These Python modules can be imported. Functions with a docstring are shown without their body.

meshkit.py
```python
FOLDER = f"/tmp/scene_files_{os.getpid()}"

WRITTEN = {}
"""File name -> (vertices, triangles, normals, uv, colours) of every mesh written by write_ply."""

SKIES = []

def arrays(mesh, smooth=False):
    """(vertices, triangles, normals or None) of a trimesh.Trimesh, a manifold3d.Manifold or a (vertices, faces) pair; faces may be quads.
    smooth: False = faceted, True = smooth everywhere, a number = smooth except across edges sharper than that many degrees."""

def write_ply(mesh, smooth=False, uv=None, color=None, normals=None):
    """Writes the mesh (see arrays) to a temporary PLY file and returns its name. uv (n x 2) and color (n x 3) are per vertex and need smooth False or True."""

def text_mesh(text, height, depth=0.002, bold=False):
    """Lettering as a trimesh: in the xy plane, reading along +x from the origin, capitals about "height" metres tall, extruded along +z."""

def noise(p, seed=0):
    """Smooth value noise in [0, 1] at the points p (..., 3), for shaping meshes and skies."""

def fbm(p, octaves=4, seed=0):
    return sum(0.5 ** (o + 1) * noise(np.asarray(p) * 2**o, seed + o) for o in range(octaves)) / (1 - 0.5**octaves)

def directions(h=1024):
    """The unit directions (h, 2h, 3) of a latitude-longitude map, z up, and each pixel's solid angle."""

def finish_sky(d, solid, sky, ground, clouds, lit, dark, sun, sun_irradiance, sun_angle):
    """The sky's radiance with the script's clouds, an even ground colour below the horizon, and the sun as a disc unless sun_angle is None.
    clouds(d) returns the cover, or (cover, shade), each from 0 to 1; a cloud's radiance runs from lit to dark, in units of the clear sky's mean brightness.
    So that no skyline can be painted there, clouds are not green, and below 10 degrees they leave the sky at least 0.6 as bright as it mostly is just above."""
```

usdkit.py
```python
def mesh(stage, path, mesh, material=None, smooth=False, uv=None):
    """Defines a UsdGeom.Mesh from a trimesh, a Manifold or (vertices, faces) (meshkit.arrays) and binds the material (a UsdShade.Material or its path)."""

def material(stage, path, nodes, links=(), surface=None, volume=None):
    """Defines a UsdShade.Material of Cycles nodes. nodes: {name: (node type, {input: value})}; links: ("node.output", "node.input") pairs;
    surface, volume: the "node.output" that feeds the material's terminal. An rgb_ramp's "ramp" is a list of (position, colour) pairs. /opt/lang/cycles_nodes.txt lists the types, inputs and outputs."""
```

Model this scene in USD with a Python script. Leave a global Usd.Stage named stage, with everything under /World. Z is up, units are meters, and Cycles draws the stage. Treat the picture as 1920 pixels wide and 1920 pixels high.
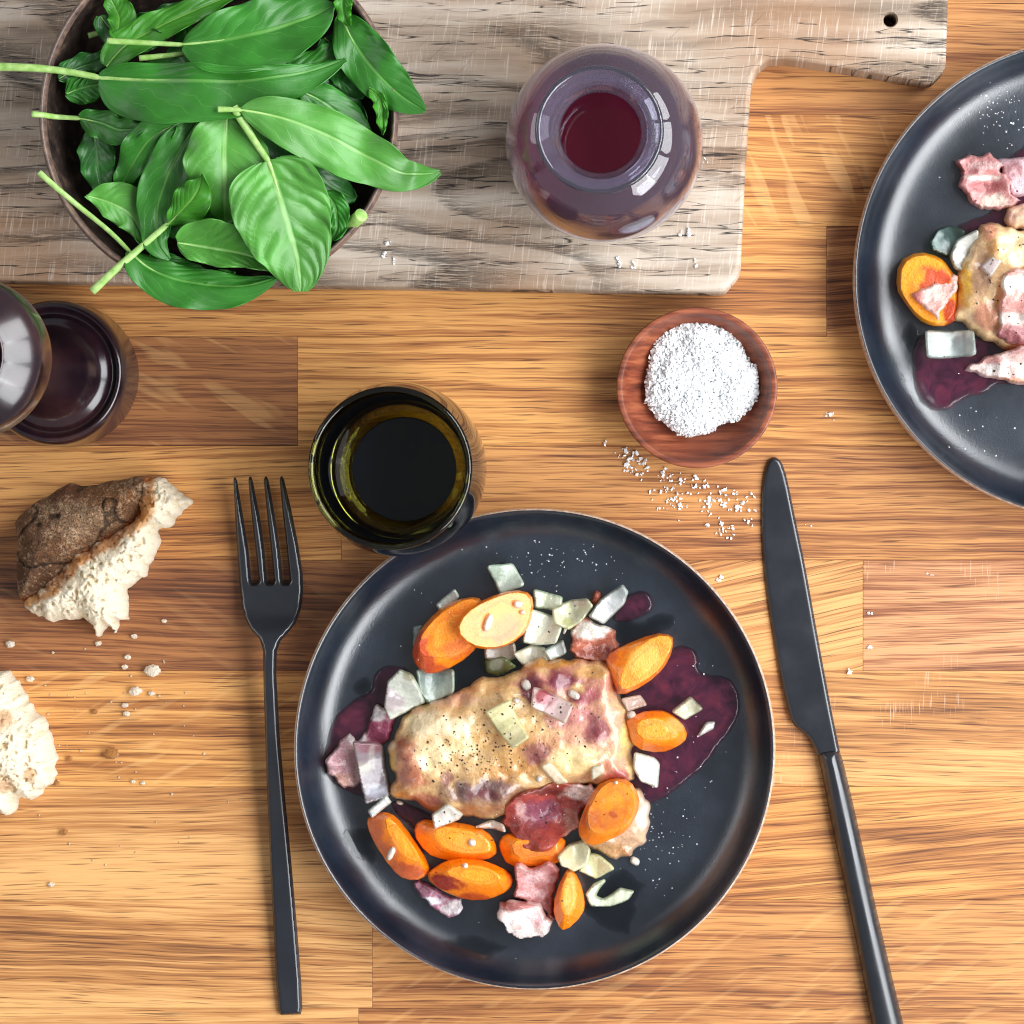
import math, random
import numpy as np, trimesh, usdkit, meshkit
from pxr import Usd, UsdGeom, UsdLux, UsdShade, Gf, Sdf, Vt
from scipy.spatial import Delaunay, cKDTree
from scipy.ndimage import gaussian_filter, maximum_filter, map_coordinates
from shapely.geometry import Polygon, Point
from shapely import contains_xy

stage = Usd.Stage.CreateInMemory()
UsdGeom.SetStageUpAxis(stage, UsdGeom.Tokens.z)
UsdGeom.SetStageMetersPerUnit(stage, 1.0)
stage.SetDefaultPrim(UsdGeom.Xform.Define(stage, '/World').GetPrim())

# ------------------------------------------------------------------ camera
S = 0.42 / 1920            # metres of table top for one unit of the layout grid
D = 1.5                    # height of the lens above the table
VX, VY = 1380, 930         # the point of the layout that is straight below the lens
CX, CY = (VX - 960) * S, (960 - VY) * S
cam = UsdGeom.Camera.Define(stage, '/World/camera')
cam.AddTranslateOp().Set(Gf.Vec3d(CX, CY, D))
cam.CreateFocalLengthAttr(50.0)
cam.CreateHorizontalApertureAttr(0.42 / D * 50)
cam.CreateVerticalApertureAttr(0.42 / D * 50)
cam.CreateHorizontalApertureOffsetAttr(-CX / D * 50)
cam.CreateVerticalApertureOffsetAttr(-CY / D * 50)
cam.CreateClippingRangeAttr(Gf.Vec2f(0.05, 50))
cam.CreateExposureAttr(0.12)

# ------------------------------------------------------------------ light: windows to the right and left, a pale room round them
def rect(name, w, h, pos, target, intensity, color=(1, 1, 1)):
    l = UsdLux.RectLight.Define(stage, '/World/' + name)
    l.CreateWidthAttr(w); l.CreateHeightAttr(h)
    l.CreateIntensityAttr(intensity); l.CreateColorAttr(Gf.Vec3f(*color))
    z = np.array(pos, float) - np.array(target, float); z /= np.linalg.norm(z)
    x = np.cross([0, 0, 1], z); x = np.array([1., 0, 0]) if np.linalg.norm(x) < 1e-6 else x / np.linalg.norm(x)
    y = np.cross(z, x)
    l.AddTransformOp().Set(Gf.Matrix4d(*x, 0, *y, 0, *z, 0, *pos, 1))
    return l
for k, y in enumerate((-1.22, -0.50, 0.22, 0.94)):
    rect(f'window_right_{k + 1}', 0.69, 1.20, (1.25, y, 1.15), (0.0, .3 * y, 0.02), 8.4, (0.95, 0.98, 1.0))
rect('window_left', 0.7, 1.0, (-1.5, 0.45, 1.0), (0, 0, 0), 2.8, (0.95, 0.98, 1.0))
dome = UsdLux.DomeLight.Define(stage, '/World/room_light')
ROOM = usdkit.material(stage, '/World/Looks/room', {"b": ("background_shader", {"color": (0.93, 0.96, 1.0), "strength": 0.30})}, surface="b.background")
UsdShade.MaterialBindingAPI.Apply(dome.GetPrim()).Bind(ROOM)

# ------------------------------------------------------------------ helpers
def W(px, py, z=0.0):
    """A point of the layout grid, seen from the lens, at height z -> world x, y."""
    px, py, k = np.asarray(px, float), np.asarray(py, float), (D - np.asarray(z, float)) / D
    return CX + ((px - 960) * S - CX) * k, CY + ((960 - py) * S - CY) * k
def WP(pts, z=0.0):
    p = np.asarray(pts, float); x, y = W(p[:, 0], p[:, 1], z)
    return np.stack([x, y], 1)
def R(r, z=0.0): return r * S * (D - z) / D
def lin(c):
    c = np.asarray(c, float) / 255
    return np.where(c <= 0.04045, c / 12.92, ((c + 0.055) / 1.055) ** 2.4)
A = lambda pts: [(540 + x * .48958, 940 + y * .48958) for x, y in pts]
Z = lambda pts: [(x * .4375, y * .4375) for x, y in pts]
Q = lambda pts: [(1560 + x * .4478, 100 + y * .4478) for x, y in pts]
def fbm(p, scale, seed=0, octaves=4):
    p = np.asarray(p, float) * scale; out = 0; a = 1; t = 0
    for o in range(octaves):
        out = out + a * meshkit.noise(p * 2 ** o + 17.3 * o, seed + o); t += a; a *= .5
    return out / t - 0.5

used = {}
def numbered(parent, name):
    k = parent + '/' + name; n = used.get(k, 0); used[k] = n + 1
    return k if n == 0 else f'{k}_{n:03d}'
def tag(prim, label=None, cat=None, group=None, kind=None):
    for k, v in (('label', label), ('category', cat), ('group', group), ('kind', kind)):
        if v: prim.SetCustomDataByKey(k, v)
def thing(name, loc, label, cat, group=None, kind=None):
    x = UsdGeom.Xform.Define(stage, numbered('/World', name)); x.AddTranslateOp().Set(Gf.Vec3d(*map(float, loc)))
    tag(x.GetPrim(), label, cat, group, kind)
    x.loc = np.asarray(loc, float)
    return x
def normals(v, f):
    n, c = np.zeros_like(v), np.cross(v[f[:, 1]] - v[f[:, 0]], v[f[:, 2]] - v[f[:, 0]])
    for k in range(3): np.add.at(n, f[:, k], c)
    l = np.linalg.norm(n, axis=1, keepdims=True)
    return np.where(l > 0, n / np.maximum(l, 1e-30), [0, 0, 1.])
def put(name, mesh, mat, parent=None, smooth=True, col=None, uv=None, label=None, cat=None, group=None, kind=None):
    """One Mesh prim, given in world coordinates; under a thing, or a thing by itself."""
    if isinstance(mesh, trimesh.Trimesh): v, f = np.array(mesh.vertices), np.array(mesh.faces)
    else: v, f = np.array(mesh[0], float), np.array(mesh[1], int)
    n = None
    if smooth is True: n = normals(v, f)
    elif smooth: v, f, n = meshkit.arrays((v, f), smooth)
    if parent is None:
        path = numbered('/World', name); loc = np.array([*(v[:, :2].min(0) + v[:, :2].max(0)) / 2, v[:, 2].min()])
    else: path = numbered(str(parent.GetPath()), name); loc = getattr(parent, 'loc', np.zeros(3))
    m = UsdGeom.Mesh.Define(stage, path)
    if parent is None: m.AddTranslateOp().Set(Gf.Vec3d(*map(float, loc)))
    m.CreatePointsAttr(Vt.Vec3fArray.FromNumpy((v - loc).astype(np.float32)))
    m.CreateFaceVertexCountsAttr(Vt.IntArray.FromNumpy(np.full(len(f), 3, np.int32)))
    m.CreateFaceVertexIndicesAttr(Vt.IntArray.FromNumpy(f.astype(np.int32).ravel()))
    m.CreateSubdivisionSchemeAttr('none')
    if n is not None:
        m.CreateNormalsAttr(Vt.Vec3fArray.FromNumpy(n.astype(np.float32))); m.SetNormalsInterpolation('vertex')
    api = UsdGeom.PrimvarsAPI(m)
    if uv is not None: api.CreatePrimvar('st', Sdf.ValueTypeNames.TexCoord2fArray, 'vertex').Set(Vt.Vec2fArray.FromNumpy(np.asarray(uv, np.float32)))
    if col is not None: api.CreatePrimvar('col', Sdf.ValueTypeNames.Color3fArray, 'vertex').Set(Vt.Vec3fArray.FromNumpy(np.asarray(col, np.float32)))
    UsdShade.MaterialBindingAPI.Apply(m.GetPrim()).Bind(mat)
    tag(m.GetPrim(), label, cat, group, kind)
    m.loc = loc
    return m

class HM:
    """Height of what already lies there, so that the next piece is laid on top of it."""
    def __init__(s, x0, y0, x1, y1, res=0.001, base=0.0):
        s.x0, s.y0, s.res = x0, y0, res
        s.h = np.full((int((y1 - y0) / res) + 1, int((x1 - x0) / res) + 1), float(base))
    def fill(s, fn):
        yy, xx = np.mgrid[:s.h.shape[0], :s.h.shape[1]]
        s.h = fn(s.x0 + xx * s.res, s.y0 + yy * s.res)
    def idx(s, x, y): return (np.clip((np.asarray(y) - s.y0) / s.res, 0, s.h.shape[0] - 1), np.clip((np.asarray(x) - s.x0) / s.res, 0, s.h.shape[1] - 1))
    def add(s, v):
        i, j = s.idx(v[:, 0], v[:, 1])
        np.maximum.at(s.h, (np.round(i).astype(int), np.round(j).astype(int)), v[:, 2])
    def smooth(s, sigma, mx=3):
        return gaussian_filter(maximum_filter(s.h, int(mx)), sigma / s.res)
    def at(s, x, y, field=None): return map_coordinates(s.h if field is None else field, np.array(s.idx(x, y)), order=1, mode='nearest')

def chaikin(p, n, r=.25):
    p = np.asarray(p, float)
    for _ in range(n):
        q = np.roll(p, -1, 0); p = np.stack([(1 - r) * p + r * q, r * p + (1 - r) * q], 1).reshape(-1, 2)
    return p
def resample(poly, sp):
    n = max(8, int(poly.exterior.length / sp))
    return np.array([poly.exterior.interpolate(i / n, normalized=True).coords[0] for i in range(n)])
def puff(poly, h, e, sp=0.0008, cut=1, rag=0.0, seed=0):
    """Closed slab over an outline (world xy): flat bottom, top rising to h within e of the edge. -> v, f, top mask, distance."""
    p = chaikin(poly, cut) if cut else np.asarray(poly, float)
    g = Polygon(p).buffer(0)
    if g.geom_type != 'Polygon': g = max(g.geoms, key=lambda q: q.area)
    b = resample(g, sp)
    if rag:
        c3 = np.c_[b, np.zeros(len(b))]; t = np.roll(b, -1, 0) - np.roll(b, 1, 0); t /= np.linalg.norm(t, axis=1, keepdims=True) + 1e-12
        b = b + np.stack([t[:, 1], -t[:, 0]], 1) * (rag * 2.2 * fbm(c3, 1 / 0.004, seed, 3))[:, None]
        g = Polygon(b).buffer(0)
        if g.geom_type != 'Polygon': g = max(g.geoms, key=lambda q: q.area)
        b = resample(g, sp)
    x0, y0, x1, y1 = g.bounds
    xs, ys = np.meshgrid(np.arange(x0, x1, sp), np.arange(y0, y1, sp * .866)); xs = xs + (np.arange(xs.shape[0]) % 2)[:, None] * sp / 2
    inn = np.stack([xs.ravel(), ys.ravel()], 1)
    kd = cKDTree(resample(g, sp / 3))
    inn = inn[contains_xy(g, inn[:, 0], inn[:, 1])]
    d = kd.query(inn)[0]; inn = inn[d > .55 * sp]; d = d[d > .55 * sp]
    pts = np.vstack([b, inn]); nb, ni = len(b), len(inn)
    tri = Delaunay(pts).simplices
    c = pts[tri].mean(1); tri = tri[contains_xy(g, c[:, 0], c[:, 1])]
    a = np.cross(pts[tri[:, 1]] - pts[tri[:, 0]], pts[tri[:, 2]] - pts[tri[:, 0]]); tri = tri[np.abs(a) > 1e-14]; a = a[np.abs(a) > 1e-14]
    tri[a < 0] = tri[a < 0][:, ::-1]
    t = np.clip(np.r_[np.zeros(nb), d] / e, 0, 1)
    z = h * np.sqrt(np.maximum(0, 1 - (1 - t) ** 2)) * .8 + h * .2
    top = np.c_[pts, z]; bot = np.c_[pts, np.zeros(len(pts))]
    n = len(pts); i = np.arange(nb); j = (i + 1) % nb
    v = np.vstack([top, bot])
    side = np.vstack([np.c_[i, i + n, j], np.c_[j, i + n, j + n]])
    # boundary runs either way round: orient the side outward
    ccw = Polygon(b).exterior.is_ccw
    if not ccw: side = side[:, ::-1]
    f = np.vstack([tri, tri[:, ::-1] + n, side])
    return v, f, np.r_[np.ones(n, bool), np.zeros(n, bool)], np.r_[np.zeros(nb), d, np.zeros(nb), d]

def paint(v, base, patches=(), zp=0.01, mottle=0.10, seed=0, mscale=250):
    """Own colours of a piece: base (sRGB), patches (x, y, radius, sRGB, strength) on the layout grid, and a mottle."""
    k = D / (D - v[:, 2]); px = ((CX + (v[:, 0] - CX) * k) / S) + 960; py = 960 - (CY + (v[:, 1] - CY) * k) / S
    col = np.tile(lin(base), (len(v), 1))
    wob = fbm(v, 220, seed + 3, 3); wob2 = fbm(v, 220, seed + 9, 3)
    for (x, y, r, c, s) in patches:
        rx, ry = r if np.ndim(r) else (r, r)
        d = np.sqrt(((px - x) / rx) ** 2 + ((py - y) / ry) ** 2) + wob * 1.5
        w = (np.clip((1.25 - d) / .5, 0, 1) ** 1.3 * s)[:, None]
        col = col * (1 - w) + lin(c) * w
    m = 1 + mottle * 2 * fbm(v, mscale, seed, 4) + mottle * .8 * wob2
    return np.clip(col * m[:, None], 0.002, 0.95)

def lathe(profile, c, z0=0.0, n=96):
    """Surface of revolution of (r, z) points about a vertical axis at c."""
    p = np.asarray(profile, float); a = np.linspace(0, 2 * np.pi, n, endpoint=False)
    v = np.stack([p[:, :1] * np.cos(a) + c[0], p[:, :1] * np.sin(a) + c[1], np.repeat(p[:, 1:] + z0, n, 1)], -1)
    m = len(p); v = v.reshape(-1, 3)
    i, j = np.meshgrid(np.arange(m - 1), np.arange(n), indexing='ij'); j2 = (j + 1) % n
    q = np.stack([i * n + j, i * n + j2, (i + 1) * n + j2, (i + 1) * n + j], -1).reshape(-1, 4)
    f = np.vstack([q[:, [0, 1, 2]], q[:, [0, 2, 3]]])
    t = trimesh.Trimesh(v, f, process=False); t.merge_vertices(digits_vertex=9); t.update_faces(t.nondegenerate_faces())
    return t
def smooth_profile(pts, n=6):
    p = np.asarray(pts, float)
    for _ in range(n and 3):
        q = np.stack([.75 * p[:-1] + .25 * p[1:], .25 * p[:-1] + .75 * p[1:]], 1).reshape(-1, 2); p = np.vstack([p[:1], q, p[-1:]])
    return p
def spline(pts, n):
    p = np.asarray(pts, float); d = np.r_[0, np.cumsum(np.linalg.norm(np.diff(p, axis=0), axis=1))]
    from scipy.interpolate import PchipInterpolator
    return PchipInterpolator(d / d[-1], p)(np.linspace(0, 1, n))
def tube(path, rad, n=10, flat=1.0):
    p = np.asarray(path, float); m = len(p); t = np.gradient(p, axis=0); t /= np.linalg.norm(t, axis=1, keepdims=True) + 1e-12
    up = np.array([0, 0, 1.]); s = np.cross(t, up); s /= np.linalg.norm(s, axis=1, keepdims=True) + 1e-9; u = np.cross(s, t)
    a = np.linspace(0, 2 * np.pi, n, endpoint=False); rad = np.broadcast_to(rad, m)
    v = p[:, None] + rad[:, None, None] * (np.cos(a)[None, :, None] * s[:, None] + flat * np.sin(a)[None, :, None] * u[:, None])
    v = np.vstack([v.reshape(-1, 3), p[:1], p[-1:]])
    i, j = np.meshgrid(np.arange(m - 1), np.arange(n), indexing='ij'); j2 = (j + 1) % n
    q = np.stack([i * n + j, i * n + j2, (i + 1) * n + j2, (i + 1) * n + j], -1).reshape(-1, 4)
    k = np.arange(n); k2 = (k + 1) % n
    f = np.vstack([q[:, [0, 1, 2]], q[:, [0, 2, 3]], np.c_[k2, k, np.full(n, m * n)], np.c_[(m - 1) * n + k, (m - 1) * n + k2, np.full(n, m * n + 1)]])
    if trimesh.Trimesh(v, f, process=False).volume < 0: f = f[:, ::-1]
    return v, f
def grains(pts, sizes, seed=0, jitter=.35, flaky=True):
    """Small rough crystals joined into one mesh."""
    r = np.random.default_rng(seed); b = trimesh.creation.box((1.5, 1.5, 1.5)) if flaky else trimesh.creation.icosahedron(); vs, fs, o = [], [], 0
    for p, s in zip(pts, sizes):
        v = b.vertices * (1 + r.uniform(-jitter, jitter, (len(b.vertices), 1))) * s * (r.uniform(.35, 1.35, 3) if flaky else r.uniform(.7, 1.25, 3))
        q = r.normal(size=(3, 3)); q, _ = np.linalg.qr(q)
        v = v @ q; vs.append(v + p); fs.append(b.faces + o); o += len(v)
    return np.vstack(vs), np.vstack(fs)

# ------------------------------------------------------------------ materials
def mat(name, nodes, links=(), surface='p.BSDF', volume=None): return usdkit.material(stage, '/World/Looks/' + name, nodes, links, surface=surface, volume=volume)
LOOKS = {}
def oak(i, dark, mid, light, fleck=0.0, angle=0.0, slope=0.0, contrast=1.0, worn=0.0):
    """Oiled oak: growth rings cut lengthwise, fine fibres and pores along x, ray flecks, here and there knife scratches."""
    o = (i * 1.37, i * 0.713, i * .31)
    L = [lin(c) for c in (dark, mid, light)]
    nodes = {
        "g": ("geometry", {}), "rot": ("mapping", {"rotation": (0, 0, slope)}),
        "wp": ("mapping", {"scale": (14, 40, 1), "location": o}), "wn": ("noise_texture", {"scale": 1.0, "detail": 3.0}), "wo": ("mix_vector", {"fac": 0.004, "use_clamp": False}),
        "ma": ("mapping", {"scale": (1.5, 24, 1), "location": o}), "na": ("noise_texture", {"scale": 1.0, "detail": 1.2, "roughness": .45}), "rn": ("math", {"math_type": "multiply", "value2": 11.0}), "rf": ("math", {"math_type": "fraction"}),
        "rs": ("rgb_ramp", {"ramp": [(0, (.30,) * 3), (.10, (.12,) * 3), (.45, (.55,) * 3), (.85, (.92,) * 3), (1, (.30,) * 3)]}), "rb": ("rgb_to_bw", {}),
        "mz": ("mapping", {"scale": (3, 30, 1), "location": (o[0] + 2, o[1] + 3, 0)}), "nz": ("noise_texture", {"scale": 1.0, "detail": 2.0}),
        "mb": ("mapping", {"scale": (10, 620, 1), "location": o}), "nb": ("noise_texture", {"scale": 1.0, "detail": 3.0, "roughness": .55}),
        "mc": ("mapping", {"scale": (34, 1700, 1), "location": o}), "nc": ("noise_texture", {"scale": 1.0, "detail": 2.0}),
        "sz": ("math", {"math_type": "multiply_add", "value2": 1.0}), "s1": ("math", {"math_type": "multiply_add", "value2": .26}), "s2": ("math", {"math_type": "multiply_add", "value2": 1.05}), "s3": ("math", {"math_type": "multiply_add", "value2": .80, "value3": -.97}),
        "ct": ("map_range", {"from_min": .55 - .37 / contrast, "from_max": .55 + .37 / contrast, "clamp": True}),
        "r": ("rgb_ramp", {"ramp": [(0, tuple(L[0])), (.40, tuple(L[1])), (.78, tuple(L[2])), (1, tuple(np.minimum(1, L[2] * 1.10)))]}),
        "mp": ("mapping", {"scale": (42, 1500, 1), "location": (o[0] + 5, o[1], 0)}), "np": ("noise_texture", {"scale": 1.0, "detail": 1.0}),
        "pr": ("map_range", {"from_min": .60, "from_max": .69, "to_min": 0, "to_max": .75, "clamp": True}), "pm": ("mix_color", {"b": tuple(lin((78, 40, 20)))}),
        "mf0": ("mapping", {"rotation": (0, 0, angle)}), "mf": ("mapping", {"scale": (27, 180, 1), "location": (o[0] + 9, o[1], 0)}), "nf": ("noise_texture", {"scale": 1.0, "detail": 1.0, "distortion": .3}),
        "fr": ("map_range", {"from_min": .57, "from_max": .66, "to_min": 0, "to_max": fleck * .7, "clamp": True}), "fm": ("mix_color", {"b": tuple(lin((226, 178, 116)))}),
        "mq": ("mapping", {"scale": (1500, 90, 1), "location": (o[1], o[0], 0)}), "nq": ("noise_texture", {"scale": 1.0, "detail": 1.0}), "nk": ("noise_texture", {"scale": 22.0, "detail": 2.0}), "kq": ("map_range", {"from_min": .60, "from_max": .68, "clamp": True}), "kk": ("map_range", {"from_min": .56, "from_max": .66, "to_max": worn, "clamp": True}), "qm": ("math", {"math_type": "multiply"}), "qc": ("mix_color", {"b": tuple(lin((226, 200, 178)))}),
        "b": ("bump", {"strength": .3, "distance": .0004}), "rr": ("map_range", {"from_min": 0, "from_max": 1, "to_min": .56, "to_max": .40}), "p": ("principled_bsdf", {"specular_ior_level": .5})}
    links = [("g.position", "rot.vector"), ("rot.vector", "wp.vector"), ("wp.vector", "wn.vector"), ("rot.vector", "wo.a"), ("wn.color", "wo.b")]
    for k in "abczp": links += [("wo.result", f"m{k}.vector"), (f"m{k}.vector", f"n{k}.vector")]
    links += [("na.fac", "rn.value1"), ("rn.value", "rf.value1"), ("rf.value", "rs.fac"), ("rs.color", "rb.color"), ("rb.val", "s1.value1"), ("nb.fac", "s2.value1"), ("nc.fac", "s3.value1"), ("nz.fac", "sz.value1"),
              ("s3.value", "s2.value3"), ("s2.value", "sz.value3"), ("sz.value", "s1.value3"), ("s1.value", "ct.value"), ("ct.result", "r.fac"), ("np.fac", "pr.value"), ("pr.result", "pm.fac"),
              ("wo.result", "mf0.vector"), ("mf0.vector", "mf.vector"), ("mf.vector", "nf.vector"), ("nf.fac", "fr.value"), ("r.color", "fm.a"), ("fr.result", "fm.fac"), ("fm.result", "pm.a"),
              ("g.position", "mq.vector"), ("mq.vector", "nq.vector"), ("g.position", "nk.vector"), ("nq.fac", "kq.value"), ("nk.fac", "kk.value"), ("kq.result", "qm.value1"), ("kk.result", "qm.value2"), ("qm.value", "qc.fac"), ("pm.result", "qc.a"), ("qc.result", "p.base_color"),
              ("s1.value", "b.height"), ("b.normal", "p.normal"), ("ct.result", "rr.value"), ("rr.result", "p.roughness")]
    return mat(f'oak_{i:02d}', nodes, links)

def colmat(name, rough=.35, sss=.0, sssr=(1, .5, .3), bump=0.0, bscale=900, coat=0.0, spec=.5, sscale=.003, grain=0.0, gscale=2500):
    nodes = {"a": ("attribute", {"attribute": "col"}), "g": ("geometry", {}), "n": ("noise_texture", {"scale": bscale, "detail": 4.0, "roughness": .6}), "gn": ("noise_texture", {"scale": gscale, "detail": 3.0, "roughness": .7}), "gr": ("map_range", {"from_min": .35, "from_max": .65, "to_min": 1 - grain, "to_max": 1 + grain * 1.1}), "mu": ("mix_color", {"blend_type": "multiply", "fac": 1.0}),
             "b": ("bump", {"strength": 1.0 if bump else 0.0, "distance": bump}),
             "p": ("principled_bsdf", {"roughness": rough, "subsurface_weight": sss, "subsurface_scale": sscale, "subsurface_radius": sssr, "coat_weight": coat, "coat_roughness": .12, "specular_ior_level": spec})}
    links = [("a.color", "mu.a"), ("g.position", "gn.vector"), ("gn.fac", "gr.value"), ("gr.result", "mu.b"), ("mu.result", "p.base_color"), ("g.position", "n.vector"), ("n.fac", "b.height"), ("b.normal", "p.normal")]
    return mat(name, nodes, links)
M_CHICKEN = colmat('chicken_skin', .30, .25, (1, .6, .4), .0006, 600, .7, grain=.10, gscale=700)
M_BACON = colmat('bacon', .40, .25, (1, .4, .3), .0006, 900, .4, grain=.2, gscale=1100)
M_CARROT = colmat('carrot', .30, .2, (1, .45, .12), .00030, 1100, .5, grain=.10, gscale=900)
M_ONION = colmat('onion', .28, .35, (.9, 1, .7), .00030, 600, .5, grain=.08, gscale=1500)
M_CRUMB = colmat('bread_crumb', .9, .25, (1, .8, .6), .0016, 1100, 0, .2, grain=.07, gscale=1300)
M_CRUST = colmat('bread_crust', .75, 0, (1, 1, 1), .0014, 1500, 0, .3, grain=.75, gscale=1600)
M_SALT = mat('salt_crystal', {"p": ("principled_bsdf", {"base_color": (.93, .94, .95), "roughness": .3, "subsurface_weight": .2, "subsurface_scale": .001, "subsurface_radius": (1, 1, 1)})})
M_PEPPER = mat('ground_pepper', {"p": ("principled_bsdf", {"base_color": (.030, .016, .008), "roughness": .6})})
M_METAL = mat('black_steel', {"g": ("geometry", {}), "n": ("noise_texture", {"scale": 60.0, "detail": 3.0}), "r": ("map_range", {"from_min": .35, "from_max": .65, "to_min": .22, "to_max": .32}),
              "p": ("principled_bsdf", {"base_color": (.008, .010, .015), "specular_ior_level": .9})}, [("g.position", "n.vector"), ("n.fac", "r.value"), ("r.result", "p.roughness")])
M_GLAZE = mat('plate_glaze', {"g": ("geometry", {}), "n": ("noise_texture", {"scale": 1400.0, "detail": 3.0, "roughness": .65}), "n2": ("noise_texture", {"scale": 45.0, "detail": 4.0}), 
              "r": ("rgb_ramp", {"ramp": [(.3, (.005, .008, .014)), (.7, (.013, .019, .031))]}), "rr": ("map_range", {"from_min": .3, "from_max": .7, "to_min": .17, "to_max": .25}),
              "b": ("bump", {"strength": .5, "distance": .00025}), "p": ("principled_bsdf", {"specular_ior_level": 1.0})},
              [("g.position", "n.vector"), ("g.position", "n2.vector"), ("n2.fac", "r.fac"), ("r.color", "p.base_color"), ("n2.fac", "rr.value"), ("rr.result", "p.roughness"), ("n.fac", "b.height"), ("b.normal", "p.normal")])
M_CLAY = mat('plate_clay', {"g": ("geometry", {}), "n": ("noise_texture", {"scale": 700.0, "detail": 4.0}), "r": ("rgb_ramp", {"ramp": [(.3, tuple(lin((150, 118, 96)))), (.7, tuple(lin((206, 176, 152))))]}),
              "b": ("bump", {"strength": .5, "distance": .0004}), "p": ("principled_bsdf", {"roughness": .8})}, [("g.position", "n.vector"), ("n.fac", "r.fac"), ("r.color", "p.base_color"), ("n.fac", "b.height"), ("b.normal", "p.normal")])
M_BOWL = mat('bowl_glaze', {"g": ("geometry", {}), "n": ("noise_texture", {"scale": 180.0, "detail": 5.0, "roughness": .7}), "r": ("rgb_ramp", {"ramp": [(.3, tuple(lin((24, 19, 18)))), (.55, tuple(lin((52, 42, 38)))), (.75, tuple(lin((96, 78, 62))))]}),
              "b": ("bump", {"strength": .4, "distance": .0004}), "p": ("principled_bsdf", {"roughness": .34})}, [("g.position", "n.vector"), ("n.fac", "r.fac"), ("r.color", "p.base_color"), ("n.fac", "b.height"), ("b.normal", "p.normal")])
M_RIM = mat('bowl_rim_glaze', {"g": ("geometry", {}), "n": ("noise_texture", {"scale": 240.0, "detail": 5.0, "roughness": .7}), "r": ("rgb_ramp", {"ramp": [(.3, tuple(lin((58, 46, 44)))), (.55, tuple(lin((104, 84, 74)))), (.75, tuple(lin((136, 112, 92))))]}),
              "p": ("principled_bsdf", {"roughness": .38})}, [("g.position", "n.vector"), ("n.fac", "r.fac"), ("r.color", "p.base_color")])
M_SAUCE = mat('wine_sauce', {"t": ("attribute", {"attribute": "col"}), "g": ("geometry", {}), "n": ("noise_texture", {"scale": 75.0, "detail": 5.0, "roughness": .6, "distortion": 1.6}), "r": ("rgb_ramp", {"ramp": [(.32, (.022, .005, .013)), (.50, (.050, .010, .027)), (.62, (.082, .013, .030)), (.75, (.13, .022, .042))]}),
              "p": ("principled_bsdf", {"roughness": .16, "specular_ior_level": .6, "subsurface_weight": .2, "subsurface_scale": .002})}, [("g.position", "n.vector"), ("n.fac", "r.fac"), ("r.color", "p.base_color"), ("t.fac", "p.alpha")])
M_SMEAR = mat('thin_wine_sauce', {"g": ("geometry", {}), "n": ("noise_texture", {"scale": 170.0, "detail": 5.0, "roughness": .65}), "r": ("rgb_ramp", {"ramp": [(.36, tuple(lin((84, 24, 42)))), (.52, tuple(lin((120, 46, 58)))), (.68, tuple(lin((164, 96, 86))))]}), "a": ("map_range", {"from_min": .38, "from_max": .66, "to_min": .95, "to_max": .25, "clamp": True}),
              "t": ("attribute", {"attribute": "col"}), "am": ("math", {"math_type": "multiply"}), "p": ("principled_bsdf", {"roughness": .2})}, [("g.position", "n.vector"), ("n.fac", "r.fac"), ("r.color", "p.base_color"), ("n.fac", "a.value"), ("a.result", "am.value1"), ("t.fac", "am.value2"), ("am.value", "p.alpha")])
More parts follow.
